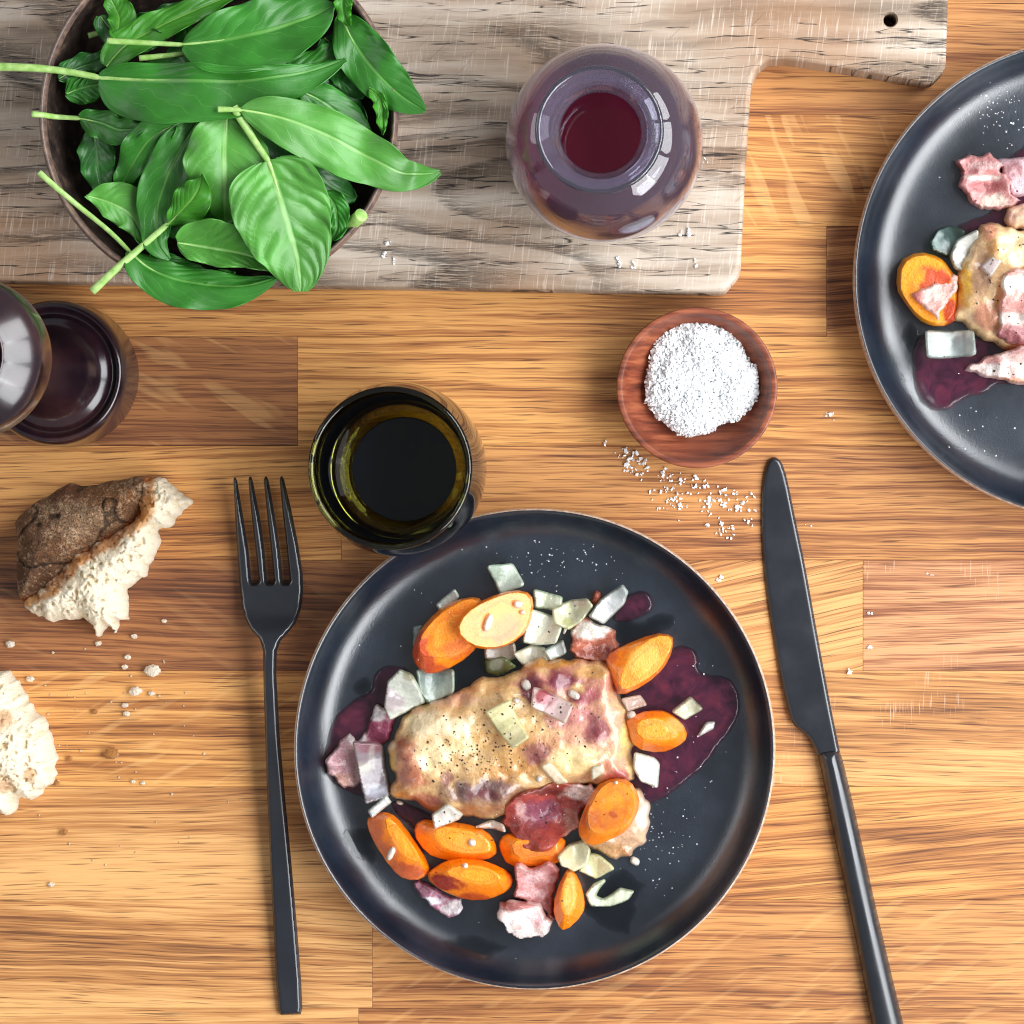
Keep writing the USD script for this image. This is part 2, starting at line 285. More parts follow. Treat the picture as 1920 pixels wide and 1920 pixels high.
M_JUICE = mat('clear_juice', {"p": ("principled_bsdf", {"base_color": (.006, .009, .013), "roughness": .10, "specular_ior_level": .6}), "t": ("attribute", {"attribute": "col"})}, [("t.fac", "p.alpha")])
M_MILL = mat('mill_lacquer', {"g": ("geometry", {}), "m": ("mapping", {"scale": (40, 40, 8)}), "n": ("noise_texture", {"scale": 1.0, "detail": 5.0, "roughness": .65}), "r": ("rgb_ramp", {"ramp": [(.35, (.006, .003, .006)), (.5, (.016, .006, .009)), (.7, (.036, .012, .011))]}),
              "p": ("principled_bsdf", {"roughness": .2, "specular_ior_level": .6, "coat_weight": .2, "coat_roughness": .03})}, [("g.position", "m.vector"), ("m.vector", "n.vector"), ("n.fac", "r.fac"), ("r.color", "p.base_color")])
def glass(name, color, ior=1.5, rough=0.0): return mat(name, {"p": ("principled_bsdf", {"base_color": color, "roughness": rough, "ior": ior, "transmission_weight": 1.0})})
M_GLASS = mat('clear_glass', {"p": ("principled_bsdf", {"base_color": (.80, .78, .97), "roughness": 0.02, "ior": 1.6, "transmission_weight": .976})})
M_OLIVE = glass('olive_glass', (.15, .145, .02))
M_WINE = mat('wine', {"p": ("principled_bsdf", {"base_color": (.13, .006, .020), "roughness": .02, "ior": 1.34, "transmission_weight": .45})})
M_WINE2 = mat('wine_in_tumbler', {"p": ("principled_bsdf", {"base_color": (.011, .013, .026), "roughness": .03, "ior": 1.34})})
def dishwood(name, cols, ax):
    return mat(name, {"g": ("geometry", {}), "m": ("mapping", {"rotation": (0, 0, ax), "scale": (25, 420, 60)}), "n": ("noise_texture", {"scale": 1.0, "detail": 5.0, "roughness": .6}),
              "r": ("rgb_ramp", {"ramp": [(.3, tuple(lin(cols[0]))), (.5, tuple(lin(cols[1]))), (.72, tuple(lin(cols[2])))]}), "b": ("bump", {"strength": .4, "distance": .0003}),
              "p": ("principled_bsdf", {"roughness": .42})}, [("g.position", "m.vector"), ("m.vector", "n.vector"), ("n.fac", "r.fac"), ("r.color", "p.base_color"), ("n.fac", "b.height"), ("b.normal", "p.normal")])
M_DISH = dishwood('dish_wood', ((74, 30, 18), (122, 60, 38), (160, 92, 60)), .45)

def leafmat(name, base, pale, trans=.22):
    """Spinach blade: midrib and side veins drawn by the blade's own across/along coordinates."""
    c0, c1 = lin(base), lin(pale)
    nodes = {"u": ("texture_coordinate", {}), "x": ("separate_xyz", {}), "au": ("math", {"math_type": "absolute"}),
             "v1": ("math", {"math_type": "multiply_add", "value2": -3.2}), "v0": ("math", {"math_type": "multiply", "value2": 7.0}),
             "g": ("geometry", {}), "wn": ("noise_texture", {"scale": 110.0, "detail": 2.0}), "w2": ("math", {"math_type": "multiply_add", "value2": 1.4}),
             "fr": ("math", {"math_type": "fraction"}), "ce": ("math", {"math_type": "subtract", "value2": .5}), "ab": ("math", {"math_type": "absolute"}),
             "sv": ("map_range", {"from_min": 0, "from_max": .05, "to_min": .22, "to_max": 0, "clamp": True}),
             "mr": ("map_range", {"from_min": .015, "from_max": .05, "to_min": .6, "to_max": 0, "clamp": True}), "mx": ("math", {"math_type": "maximum"}),
             "n": ("noise_texture", {"scale": 420.0, "detail": 4.0, "roughness": .6}), "n2": ("noise_texture", {"scale": 45.0, "detail": 3.0}),
             "r": ("rgb_ramp", {"ramp": [(.3, tuple(c0 * .72)), (.55, tuple(c0)), (.75, tuple(c0 * 1.35))]}),
             "mixc": ("mix_color", {"b": tuple(c1)}), "sp": ("voronoi_texture", {"scale": 900.0}) , "bs": ("math", {"math_type": "multiply_add", "value2": .5}),
             "b": ("bump", {"strength": .5, "distance": .0004, "invert": False}),
             "p": ("principled_bsdf", {"roughness": .42, "specular_ior_level": .6}), "t": ("translucent_bsdf", {"color": tuple(np.minimum(1, c0 * np.array([2.6, 2.2, .9])))}), "s": ("mix_closure", {"fac": trans})}
    links = [("u.UV", "x.vector"), ("x.x", "au.value1"), ("x.y", "v0.value1"), ("au.value", "v1.value1"), ("v0.value", "v1.value3"), ("g.position", "wn.vector"), ("wn.fac", "w2.value1"), ("v1.value", "w2.value3"),
             ("w2.value", "fr.value1"), ("fr.value", "ce.value1"), ("ce.value", "ab.value1"), ("ab.value", "sv.value"), ("au.value", "mr.value"), ("sv.result", "mx.value1"), ("mr.result", "mx.value2"),
             ("g.position", "n.vector"), ("g.position", "n2.vector"), ("n2.fac", "r.fac"), ("r.color", "mixc.a"), ("mx.value", "mixc.fac"), ("mixc.result", "p.base_color"),
             ("n.fac", "bs.value1"), ("mx.value", "bs.value3"), ("bs.value", "b.height"), ("b.normal", "p.normal"), ("p.BSDF", "s.closure1"), ("t.BSDF", "s.closure2")]
    nodes.pop("sp")
    return mat(name, nodes, links, surface="s.closure")
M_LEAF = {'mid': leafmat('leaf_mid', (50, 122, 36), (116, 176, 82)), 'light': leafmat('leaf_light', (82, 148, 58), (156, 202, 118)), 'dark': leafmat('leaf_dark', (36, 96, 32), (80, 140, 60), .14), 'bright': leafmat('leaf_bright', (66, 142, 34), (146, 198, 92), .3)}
M_STEM = mat('leaf_stem', {"g": ("geometry", {}), "n": ("noise_texture", {"scale": 300.0, "detail": 3.0}), "r": ("rgb_ramp", {"ramp": [(.3, tuple(lin((124, 172, 76)))), (.7, tuple(lin((172, 208, 124))))]}),
             "p": ("principled_bsdf", {"roughness": .4, "subsurface_weight": .2, "subsurface_scale": .002, "subsurface_radius": (.6, 1, .4)})}, [("g.position", "n.vector"), ("n.fac", "r.fac"), ("r.color", "p.base_color")])

# ------------------------------------------------------------------ table top of oak staves
tab = thing('table_top', (0, 0, 0), 'oiled oak table top of glued staves in light and dark brown', 'table top', kind='structure')
ROWS = [-202, 7, 215, 424, 631, 836, 1050, 1258, 1475, 1687, 1890, 2100]
# tones: dark, mid, light colours (sRGB)
TAN = ((98, 56, 29), (172, 116, 65), (208, 156, 98)); BRN = ((58, 31, 17), (114, 66, 37), (156, 102, 60)); MIDT = ((72, 37, 19), (144, 88, 47), (190, 134, 79)); RED = ((78, 41, 25), (142, 87, 54), (196, 141, 97)); HON = ((91, 48, 23), (164, 105, 54), (205, 148, 85))
STAVES = [  # row, x0, x1, tones, fleck, angle, slope, contrast
    (0, -400, 2300, MIDT, 0, 0, 0, 1), (1, -400, 1250, MIDT, 0, 0, 0, 1), (1, 1250, 2300, MIDT, 0, 0, .02, .9),
    (2, -400, 900, MIDT, .2, .5, 0, 1), (2, 900, 2300, HON, .5, 1.15, .03, 1), (3, -400, 1550, HON, 0, 0, .01, 1), (3, 1550, 2300, MIDT, 0, 0, -.06, 1.1),
    (4, -400, 558, BRN, .35, .45, 0, 1), (4, 558, 2300, HON, 0, 0, 0, 1.1), (5, -400, 640, HON, 0, 0, -.03, .9), (5, 640, 2300, MIDT, 0, 0, 0, 1.1),
    (6, -400, 900, BRN, .1, .4, .03, 1), (6, 900, 1618, TAN, 0, 0, -.20, 1), (6, 1618, 2300, RED, 0, 0, -.02, 1, .6),
    (7, -400, 1000, HON, .4, -.45, 0, 1), (7, 1000, 2300, TAN, 0, 0, .03, .9, .6), (8, -400, 1100, TAN, 0, 0, -.02, .8), (8, 1100, 2300, HON, 0, 0, -.08, 1),
    (9, -400, 698, TAN, 0, 0, .03, 1.0), (9, 698, 2300, MIDT, .25, -.5, 0, 1), (10, -400, 672, TAN, 0, 0, 0, 1), (10, 672, 2300, MIDT, .25, -.5, 0, 1),
]
for i, (r, xa, xb, tones, fl, an, sl, ct, *wn_) in enumerate(STAVES):
    x0, y1 = W(xa, ROWS[r]); x1, y0 = W(xb, ROWS[r + 1]); g, c = .00005, .00012
    b = []
    for (q, z) in ((g, -.02), (g, -c), (g + c, 0)):
        b.append([(x0 + q, y0 + q, z), (x1 - q, y0 + q, z), (x1 - q, y1 - q, z), (x0 + q, y1 - q, z)])
    v = np.array(b).reshape(-1, 3); f = []
    for k in range(2):
        for j in range(4): f.append([k * 4 + j, k * 4 + (j + 1) % 4, k * 4 + 4 + (j + 1) % 4, k * 4 + 4 + j])
    f += [[8, 9, 10, 11], [3, 2, 1, 0]]; f = np.array(f); f = np.vstack([f[:, [0, 1, 2]], f[:, [0, 2, 3]]])
    put('stave', (v, f), oak(i, *tones, fl, an, sl, ct, *wn_), tab, smooth=False)

# ------------------------------------------------------------------ cutting board
BT = 0.025
def boardmat():
    c = [tuple(lin(x)) for x in ((44, 38, 38), (114, 98, 84), (168, 149, 131), (200, 186, 171))]
    nodes = {"g": ("geometry", {}), "wp": ("mapping", {"scale": (9, 26, 1)}), "wn": ("noise_texture", {"scale": 1.0, "detail": 4.0, "roughness": .6}), "wo": ("mix_vector", {"fac": .010, "use_clamp": False}),
        "m1": ("mapping", {"scale": (5, 60, 1)}), "n1": ("noise_texture", {"scale": 1.0, "detail": 5.0, "roughness": .65}), "r1": ("rgb_ramp", {"ramp": [(.32, c[1]), (.48, c[2]), (.64, c[3])]}),
        "ma": ("mapping", {"scale": (2.2, 13, 1), "location": (4, 2, 0)}), "na": ("noise_texture", {"scale": 1.0, "detail": 1.5, "roughness": .4}), "rn": ("math", {"math_type": "multiply", "value2": 20.0}), "rf": ("math", {"math_type": "fraction"}),
        "rk": ("rgb_ramp", {"ramp": [(0, (0,) * 3), (.40, (0,) * 3), (.72, (.55,) * 3), (.90, (.85,) * 3), (1, (0,) * 3)]}), "rb": ("rgb_to_bw", {}),
        "m2": ("mapping", {"scale": (75, 1500, 1), "location": (3, 7, 0)}), "n2": ("noise_texture", {"scale": 1.0, "detail": 4.0, "roughness": .7}), "k2": ("map_range", {"from_min": .44, "from_max": .54, "clamp": True}),
        "m3": ("mapping", {"scale": (7, 18, 1), "location": (1, 4, 0)}), "n3": ("noise_texture", {"scale": 1.0, "detail": 3.0, "roughness": .6}), "k3": ("map_range", {"from_min": .40, "from_max": .58, "to_min": .12, "clamp": True}),
        "kx": ("math", {"math_type": "multiply"}), "ky": ("math", {"math_type": "multiply"}), "kc": ("mix_color", {"b": c[0]}),
        "m5": ("mapping", {"scale": (5, 105, 1), "location": (8, 2, 0)}), "n5": ("noise_texture", {"scale": 1.0, "detail": 4.0, "roughness": .65}), "e5": ("math", {"math_type": "multiply", "value2": 8.0}), "f5": ("math", {"math_type": "fraction"}), "d5": ("math", {"math_type": "subtract", "value2": .5}), "a5": ("math", {"math_type": "absolute"}), "k5": ("map_range", {"from_min": .015, "from_max": .075, "to_min": .9, "to_max": 0, "clamp": True}),
        "m6": ("mapping", {"scale": (5, 60, 1), "location": (2, 9, 0)}), "n6": ("noise_texture", {"scale": 1.0, "detail": 2.0}), "k6": ("map_range", {"from_min": .36, "from_max": .48, "clamp": True}), "k7": ("math", {"math_type": "multiply"}), "crk": ("mix_color", {"b": tuple(lin((34, 28, 28)))}),
        "m8": ("mapping", {"scale": (12, 16, 1)}), "n8": ("noise_texture", {"scale": 1.0, "detail": 4.0}), "k8": ("map_range", {"from_min": .46, "from_max": .66, "to_max": .62, "clamp": True}), "tan": ("mix_color", {"b": tuple(lin((156, 114, 80)))}),
        "m40": ("mapping", {"rotation": (0, 0, .12)}), "m4": ("mapping", {"scale": (1300, 60, 1)}), "n4": ("noise_texture", {"scale": 1.0, "detail": 2.0}), "k4": ("map_range", {"from_min": .58, "from_max": .70, "to_max": .42, "clamp": True}), "scr": ("mix_color", {"b": tuple(lin((226, 214, 202)))}),
        "m41": ("mapping", {"rotation": (0, 0, .8)}), "m42": ("mapping", {"scale": (1400, 40, 1)}), "n42": ("noise_texture", {"scale": 1.0, "detail": 2.0}), "k42": ("map_range", {"from_min": .66, "from_max": .74, "to_max": .35, "clamp": True}), "sc2": ("mix_color", {"b": tuple(lin((84, 68, 60)))}),
        "hs": ("math", {"math_type": "multiply_add", "value2": -1.0}), "b": ("bump", {"strength": .8, "distance": .0008}), "p": ("principled_bsdf", {"roughness": .64, "specular_ior_level": .3})}
    links = [("g.position", "wp.vector"), ("wp.vector", "wn.vector"), ("g.position", "wo.a"), ("wn.color", "wo.b")]
    for k in "1a23568": links += [("wo.result", f"m{k}.vector"), (f"m{k}.vector", f"n{k}.vector")]
    links += [("g.position", "m40.vector"), ("m40.vector", "m4.vector"), ("m4.vector", "n4.vector"), ("g.position", "m41.vector"), ("m41.vector", "m42.vector"), ("m42.vector", "n42.vector"), ("n1.fac", "r1.fac"), ("na.fac", "rn.value1"), ("rn.value", "rf.value1"), ("rf.value", "rk.fac"), ("rk.color", "rb.color"),
              ("n2.fac", "k2.value"), ("n3.fac", "k3.value"), ("k2.result", "kx.value1"), ("k3.result", "kx.value2"), ("kx.value", "ky.value1"), ("rb.val", "ky.value2"), ("n8.fac", "k8.value"), ("r1.color", "tan.a"), ("k8.result", "tan.fac"),
              ("n4.fac", "k4.value"), ("tan.result", "scr.a"), ("k4.result", "scr.fac"), ("n42.fac", "k42.value"), ("scr.result", "sc2.a"), ("k42.result", "sc2.fac"), ("sc2.result", "kc.a"), ("ky.value", "kc.fac"), ("n5.fac", "e5.value1"), ("e5.value", "f5.value1"), ("f5.value", "d5.value1"), ("d5.value", "a5.value1"), ("a5.value", "k5.value"), ("n6.fac", "k6.value"), ("k5.result", "k7.value1"), ("k6.result", "k7.value2"),
              ("kc.result", "crk.a"), ("k7.value", "crk.fac"), ("crk.result", "p.base_color"), ("ky.value", "hs.value1"), ("n1.fac", "hs.value3"), ("hs.value", "b.height"), ("b.normal", "p.normal")]
    return mat('board_wood', nodes, links)
bp = [(-300, 521), (0, 527), (700, 538), (1340, 549), (1358, 548), (1385, 516), (1389, 500), (1397, 330), (1407, 175), (1411, 148), (1422, 126), (1440, 113), (1470, 111), (1560, 124), (1660, 141), (1738, 154), (1750, 152), (1772, 130), (1774, 118), (1780, -80), (1700, -330), (-300, -330)]
P = WP(bp, BT); pg = Polygon(P); hole = Point(*W(1669, 37, BT)).buffer(R(12.5, BT), 24)
def slab(g, z0, z1, ch):
    """Board with rounded arrises: stacked offsets of the outline."""
    m = [trimesh.creation.extrude_polygon(g.buffer(-ch).difference(hole), z1 - z0, engine='earcut')]
    rings = [(0, z0 + ch), (0, z1 - ch), (ch * .35, z1 - ch * .3), (ch, z1)]
    b = [np.array(g.buffer(-q, join_style='mitre').exterior.coords)[:-1] if q else np.array(g.exterior.coords)[:-1] for q, _ in rings]
    return m, rings, b
n = 900
g0 = Polygon(resample(pg.buffer(-.002).buffer(.002), .0012))
bnd = resample(g0, .0012); nb = len(bnd)
tg = np.roll(bnd, -1, 0) - np.roll(bnd, 1, 0); tg /= np.linalg.norm(tg, axis=1, keepdims=True); nrm = np.stack([tg[:, 1], -tg[:, 0]], 1)
if not Polygon(bnd).exterior.is_ccw: nrm = -nrm
wear = (1 + 1.1 * fbm(np.c_[bnd, np.zeros(nb)], 60, 5, 4))
rings = [(.0006, 0), (0, .003), (0, BT - .0022), (.0006, BT - .0007), (.0018, BT)]
vv = []
for q, z in rings: vv.append(np.c_[bnd - nrm * (q * wear)[:, None], np.full(nb, z)])
vv = np.vstack(vv); ff = []
i = np.arange(nb); j = (i + 1) % nb
for k in range(len(rings) - 1): ff += [np.c_[k * nb + i, k * nb + j, (k + 1) * nb + j], np.c_[k * nb + i, (k + 1) * nb + j, (k + 1) * nb + i]]
hc = np.array(W(1669, 37, BT)); ha = np.linspace(0, 2 * np.pi, 40, endpoint=False); hr = np.stack([np.cos(ha), np.sin(ha)], 1)
o = len(vv); hv = np.vstack([np.c_[hc + hr * R(15, BT), np.full(40, BT)], np.c_[hc + hr * R(12.5, BT), np.full(40, BT - .0012)], np.c_[hc + hr * R(12.5, BT), np.zeros(40)]])
i2 = np.arange(40); j2 = (i2 + 1) % 40
for k in range(2): ff += [o + np.c_[k * 40 + i2, k * 40 + 40 + i2, k * 40 + 40 + j2], o + np.c_[k * 40 + i2, k * 40 + 40 + j2, k * 40 + j2]]
ff[-4:] = [x[:, ::-1] for x in ff[-4:]]
vv = np.vstack([vv, hv])
tp = np.vstack([vv[4 * nb:5 * nb, :2], vv[o:o + 40, :2]]); tri = Delaunay(tp).simplices; cen = tp[tri].mean(1)
gt = Polygon(vv[4 * nb:5 * nb, :2]).buffer(0).difference(Polygon(vv[o:o + 40, :2])); tri = tri[contains_xy(gt, cen[:, 0], cen[:, 1])]
a = np.cross(tp[tri[:, 1]] - tp[tri[:, 0]], tp[tri[:, 2]] - tp[tri[:, 0]]); tri[a < 0] = tri[a < 0][:, ::-1]
ff.append(np.where(tri < nb, tri + 4 * nb, tri - nb + o))
bf = np.vstack(ff)
if not Polygon(bnd).exterior.is_ccw: bf[:len(bf) - len(tri)] = bf[:len(bf) - len(tri)][:, ::-1]
put('cutting_board', (vv, bf), boardmat(), smooth=35, label='weathered grey brown wooden chopping board with a handle and hanging hole', cat='cutting board')

# ------------------------------------------------------------------ bowl of spinach
bc_top = np.array(W(408, 214, .085)); RB = R(343, .085)
bowl = thing('bowl', (*bc_top, BT), 'dark brown glazed stoneware bowl heaped with spinach on the chopping board', 'bowl')
r_, h_ = RB, .085 - BT
prof_out = [(0, .0), (r_ * .50, 0), (r_ * .56, .003), (r_ * .78, .018), (r_ * .93, .038), (r_ * .985, h_ - .004)]
prof_in = [(r_ * .945, h_ - .004), (r_ * .89, .040), (r_ * .74, .022), (r_ * .5, .009), (r_ * .3, .006), (0, .005)]
def prof(pts): return np.array(smooth_profile(pts))
put('shell', lathe(np.vstack([prof(prof_out), ]), bc_top, BT, 128), M_RIM, bowl)
put('inside', lathe(prof(prof_in), bc_top, BT, 128), M_BOWL, bowl)
a = np.linspace(0, np.pi, 9); rm = (r_ * .985 + r_ * .945) / 2; hw = (r_ * .985 - r_ * .945) / 2
put('rim', lathe(np.stack([rm + hw * np.cos(a), h_ - .004 + .004 * np.sin(a)], 1), bc_top, BT, 128), M_RIM, bowl)

hb = HM(*(bc_top - .12), *(bc_top + .12), .001)
def basin(x, y):
    d = np.hypot(x - bc_top[0], y - bc_top[1]) / RB
    return np.where(d > 1.16, .066, np.where(d > .94, .085, np.where(d < .9, .066 + .020 * (1 - (d / .9) ** 2), .066 + (d - .9) / .04 * .0195)))
hb.fill(basin)
def leaf(stem, blade, wl, wr, tone='mid', label='', fold=0.0, cup=.12, lift=0.0, curl=0.0, quilt=.00022, tipdrop=0.0, wave=.0022, shape=(.74, .6), zadd=.0022, stemr=5.4, stemz=0.0, sig=.006, seed=None):
    """A spinach leaf: blade bent along its midrib, cupped or folded across, blistered between side veins, with its stalk."""
    seed = seed if seed is not None else len(used) * 7 + int(blade[0][0])
    n, m = 72, 33
    mid = spline(blade, n); t = np.linspace(0, 1, n); u = np.linspace(-1, 1, m)
    T = np.gradient(mid, axis=0); T /= np.linalg.norm(T, axis=1, keepdims=True); N = np.stack([T[:, 1], -T[:, 0]], 1)   # to the left while going to the tip
    sh = np.maximum(.02, np.sin(np.pi * np.clip(t, .003, .997) ** shape[0])) ** shape[1]
    w = 1.2 * np.where(u[None] > 0, wl, wr) * sh[:, None] * (1 + .10 * fbm(np.stack(np.broadcast_arrays(t[:, None] * 7, np.sign(u)[None] * 3., np.float64(seed)), -1), 1, seed, 3))
    cu = np.sin(u * np.pi / 2 * .92) / np.sin(np.pi / 2 * .92)
    px = mid[:, None, 0] + N[:, None, 0] * w * cu[None]; py = mid[:, None, 1] + N[:, None, 1] * w * cu[None]
    zg = .085; x, y = W(px, py, zg)
    sm = hb.smooth(sig, 5); z = hb.at(x.ravel(), y.ravel(), sm).reshape(x.shape)
    pl = np.c_[np.ones(x.size), x.ravel(), y.ravel(), (t[:, None] * np.ones_like(x)).ravel() ** 2]; co, *_ = np.linalg.lstsq(pl, z.ravel(), rcond=None)
    z = .55 * z + .45 * (pl @ co).reshape(x.shape)
    lw = np.abs(w * cu[None]) * S
    z = z + zadd + lift * np.sin(np.pi * t)[:, None] * .01 + cup * lw ** 2 / .012 * 1.0 + fold * lw - tipdrop * np.clip(t - .6, 0, 1)[:, None] ** 2 * .1
    if curl: z = z + curl * np.maximum(0, np.abs(u)[None] - .6) ** 2 * sh[:, None] * .06
    sv = t[:, None] * 7 - np.abs(u)[None] * 3.2 + 1.4 * (fbm(np.stack([x, y, 0 * x], -1), 110, 5, 2))
    z = z + wave * np.sin(t * 19 + seed)[:, None] * (u ** 2)[None] * np.sign(u)[None] + .009 * fbm(np.stack([x, y, np.full_like(x, seed * .1)], -1), 60, seed, 3) 
    z = np.maximum(z, hb.at(x.ravel(), y.ravel()).reshape(x.shape) + .0004); z = gaussian_filter(z, (1.5, 1.0)); z = z + 1.5 * quilt * (np.abs(np.sin(np.pi * sv)) ** .7 - .5) * np.clip(np.abs(u)[None] * 6, 0, 1) * (1 - np.abs(u)[None] ** 4) * np.clip(sh, 0, 1)[:, None] * (1 + 2.4 * fbm(np.stack([x, y, 0 * x + seed], -1), 160, seed, 3)) - .0006 * np.exp(-(u / .06) ** 2)[None]
    v = np.stack([x, y, z], -1).reshape(-1, 3)
    i, j = np.meshgrid(np.arange(n - 1), np.arange(m - 1), indexing='ij'); q = np.stack([i * m + j, (i + 1) * m + j, (i + 1) * m + j + 1, i * m + j + 1], -1).reshape(-1, 4)
    f = np.vstack([q[:, [0, 1, 2]], q[:, [0, 2, 3]]])
    if normals(v, f)[:, 2].mean() < 0: f = f[:, ::-1]
    nv = normals(v, f); k = len(v)
    c = (m - 1) // 2
    mp = np.stack([x[:, c], y[:, c], z[:, c]], -1)
    th = thing('spinach_leaf', (mp[0, 0], mp[0, 1], float(z.min())), label, 'spinach leaf', 'spinach leaves in the bowl')
    edge = np.r_[np.arange(m), np.arange(1, n) * m + m - 1, (n - 1) * m + np.arange(m - 2, -1, -1), np.arange(n - 2, 0, -1) * m]
    e2 = np.roll(edge, -1)
    v2 = np.vstack([v, v - nv * .00035]); f2 = np.vstack([f, f[:, ::-1] + k, np.c_[edge, e2, e2 + k], np.c_[edge, e2 + k, edge + k]])
    uv = np.stack([np.broadcast_to(u[None], (n, m)), np.broadcast_to(t[:, None], (n, m))], -1).reshape(-1, 2)
    put('blade', (v2, f2), M_LEAF[tone], th, smooth=True, uv=np.vstack([uv, uv]))
    nm = 30; mr = stemr * S * .62 * np.clip(1 - t[:nm] / t[nm - 1], .06, 1) ** .8
    if stem:
        sp = spline(stem + [blade[0]], 20); sx, sy = W(sp[:, 0], sp[:, 1], zg)
        dist = np.r_[0, np.cumsum(np.hypot(np.diff(sx), np.diff(sy)))]; dist = dist[-1] - dist
        sl = (mp[0, 2] - mp[4, 2]) / max(1e-4, np.hypot(*(mp[0, :2] - mp[4, :2])))
        sz = mp[0, 2] + np.clip(sl, -.25, .25) * dist * .3 + stemz * dist
        sz = np.maximum(sz, hb.at(sx, sy) + stemr * S * .7) ; sz = gaussian_filter(sz, 1.5)
        path = np.vstack([np.stack([sx, sy, sz], 1)[:-1], mp[:nm] - np.outer(np.linspace(0, .0004, nm), [0, 0, 1])]); rad = np.r_[np.linspace(stemr * S * 1.05, stemr * S * .75, 19), np.minimum(mr, stemr * S * .75)]
    else: path = mp[:nm] - np.outer(np.linspace(0, .0004, nm), [0, 0, 1]); rad = mr * .7
    path[:, 2] = gaussian_filter(path[:, 2], 1)
    put('stem', tube(path, rad, 9, .8), M_STEM, th)
    hb.add(v); hb.add(path + np.array([0, 0, 1]) * np.asarray(rad)[:, None])
rnd = random.Random(4)
LOW = [f'dark low spinach leaf, mostly hidden {q}' for q in ('under the leaf right of the thick stalk', 'left of the broad creased leaf', 'beneath the upper right of the longest leaf', 'under the bottom leaves', 'behind the stalk that rests on the left rim', 'near the right rim below the wide glossy leaf', 'under the broad top leaf', 'under the pale pointed leaf', 'beneath the big leaf at the upper right rim', 'below the blistered leaf', 'at the upper left beneath the rolled leaf', 'in the middle below the wide glossy leaf', 'at the lower left beneath the tilted leaf')]
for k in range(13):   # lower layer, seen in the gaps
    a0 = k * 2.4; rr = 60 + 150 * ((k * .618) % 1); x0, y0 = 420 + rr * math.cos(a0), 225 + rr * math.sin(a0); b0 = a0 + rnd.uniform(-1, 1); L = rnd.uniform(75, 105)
    leaf(None, [(x0 - L * math.cos(b0), y0 - L * math.sin(b0)), (x0 + rnd.uniform(-8, 8), y0 + rnd.uniform(-8, 8)), (x0 + L * math.cos(b0), y0 + L * math.sin(b0))], rnd.uniform(40, 56), rnd.uniform(40, 56), 'mid' if k % 3 == 0 else 'dark', LOW[k], zadd=.001, seed=k)
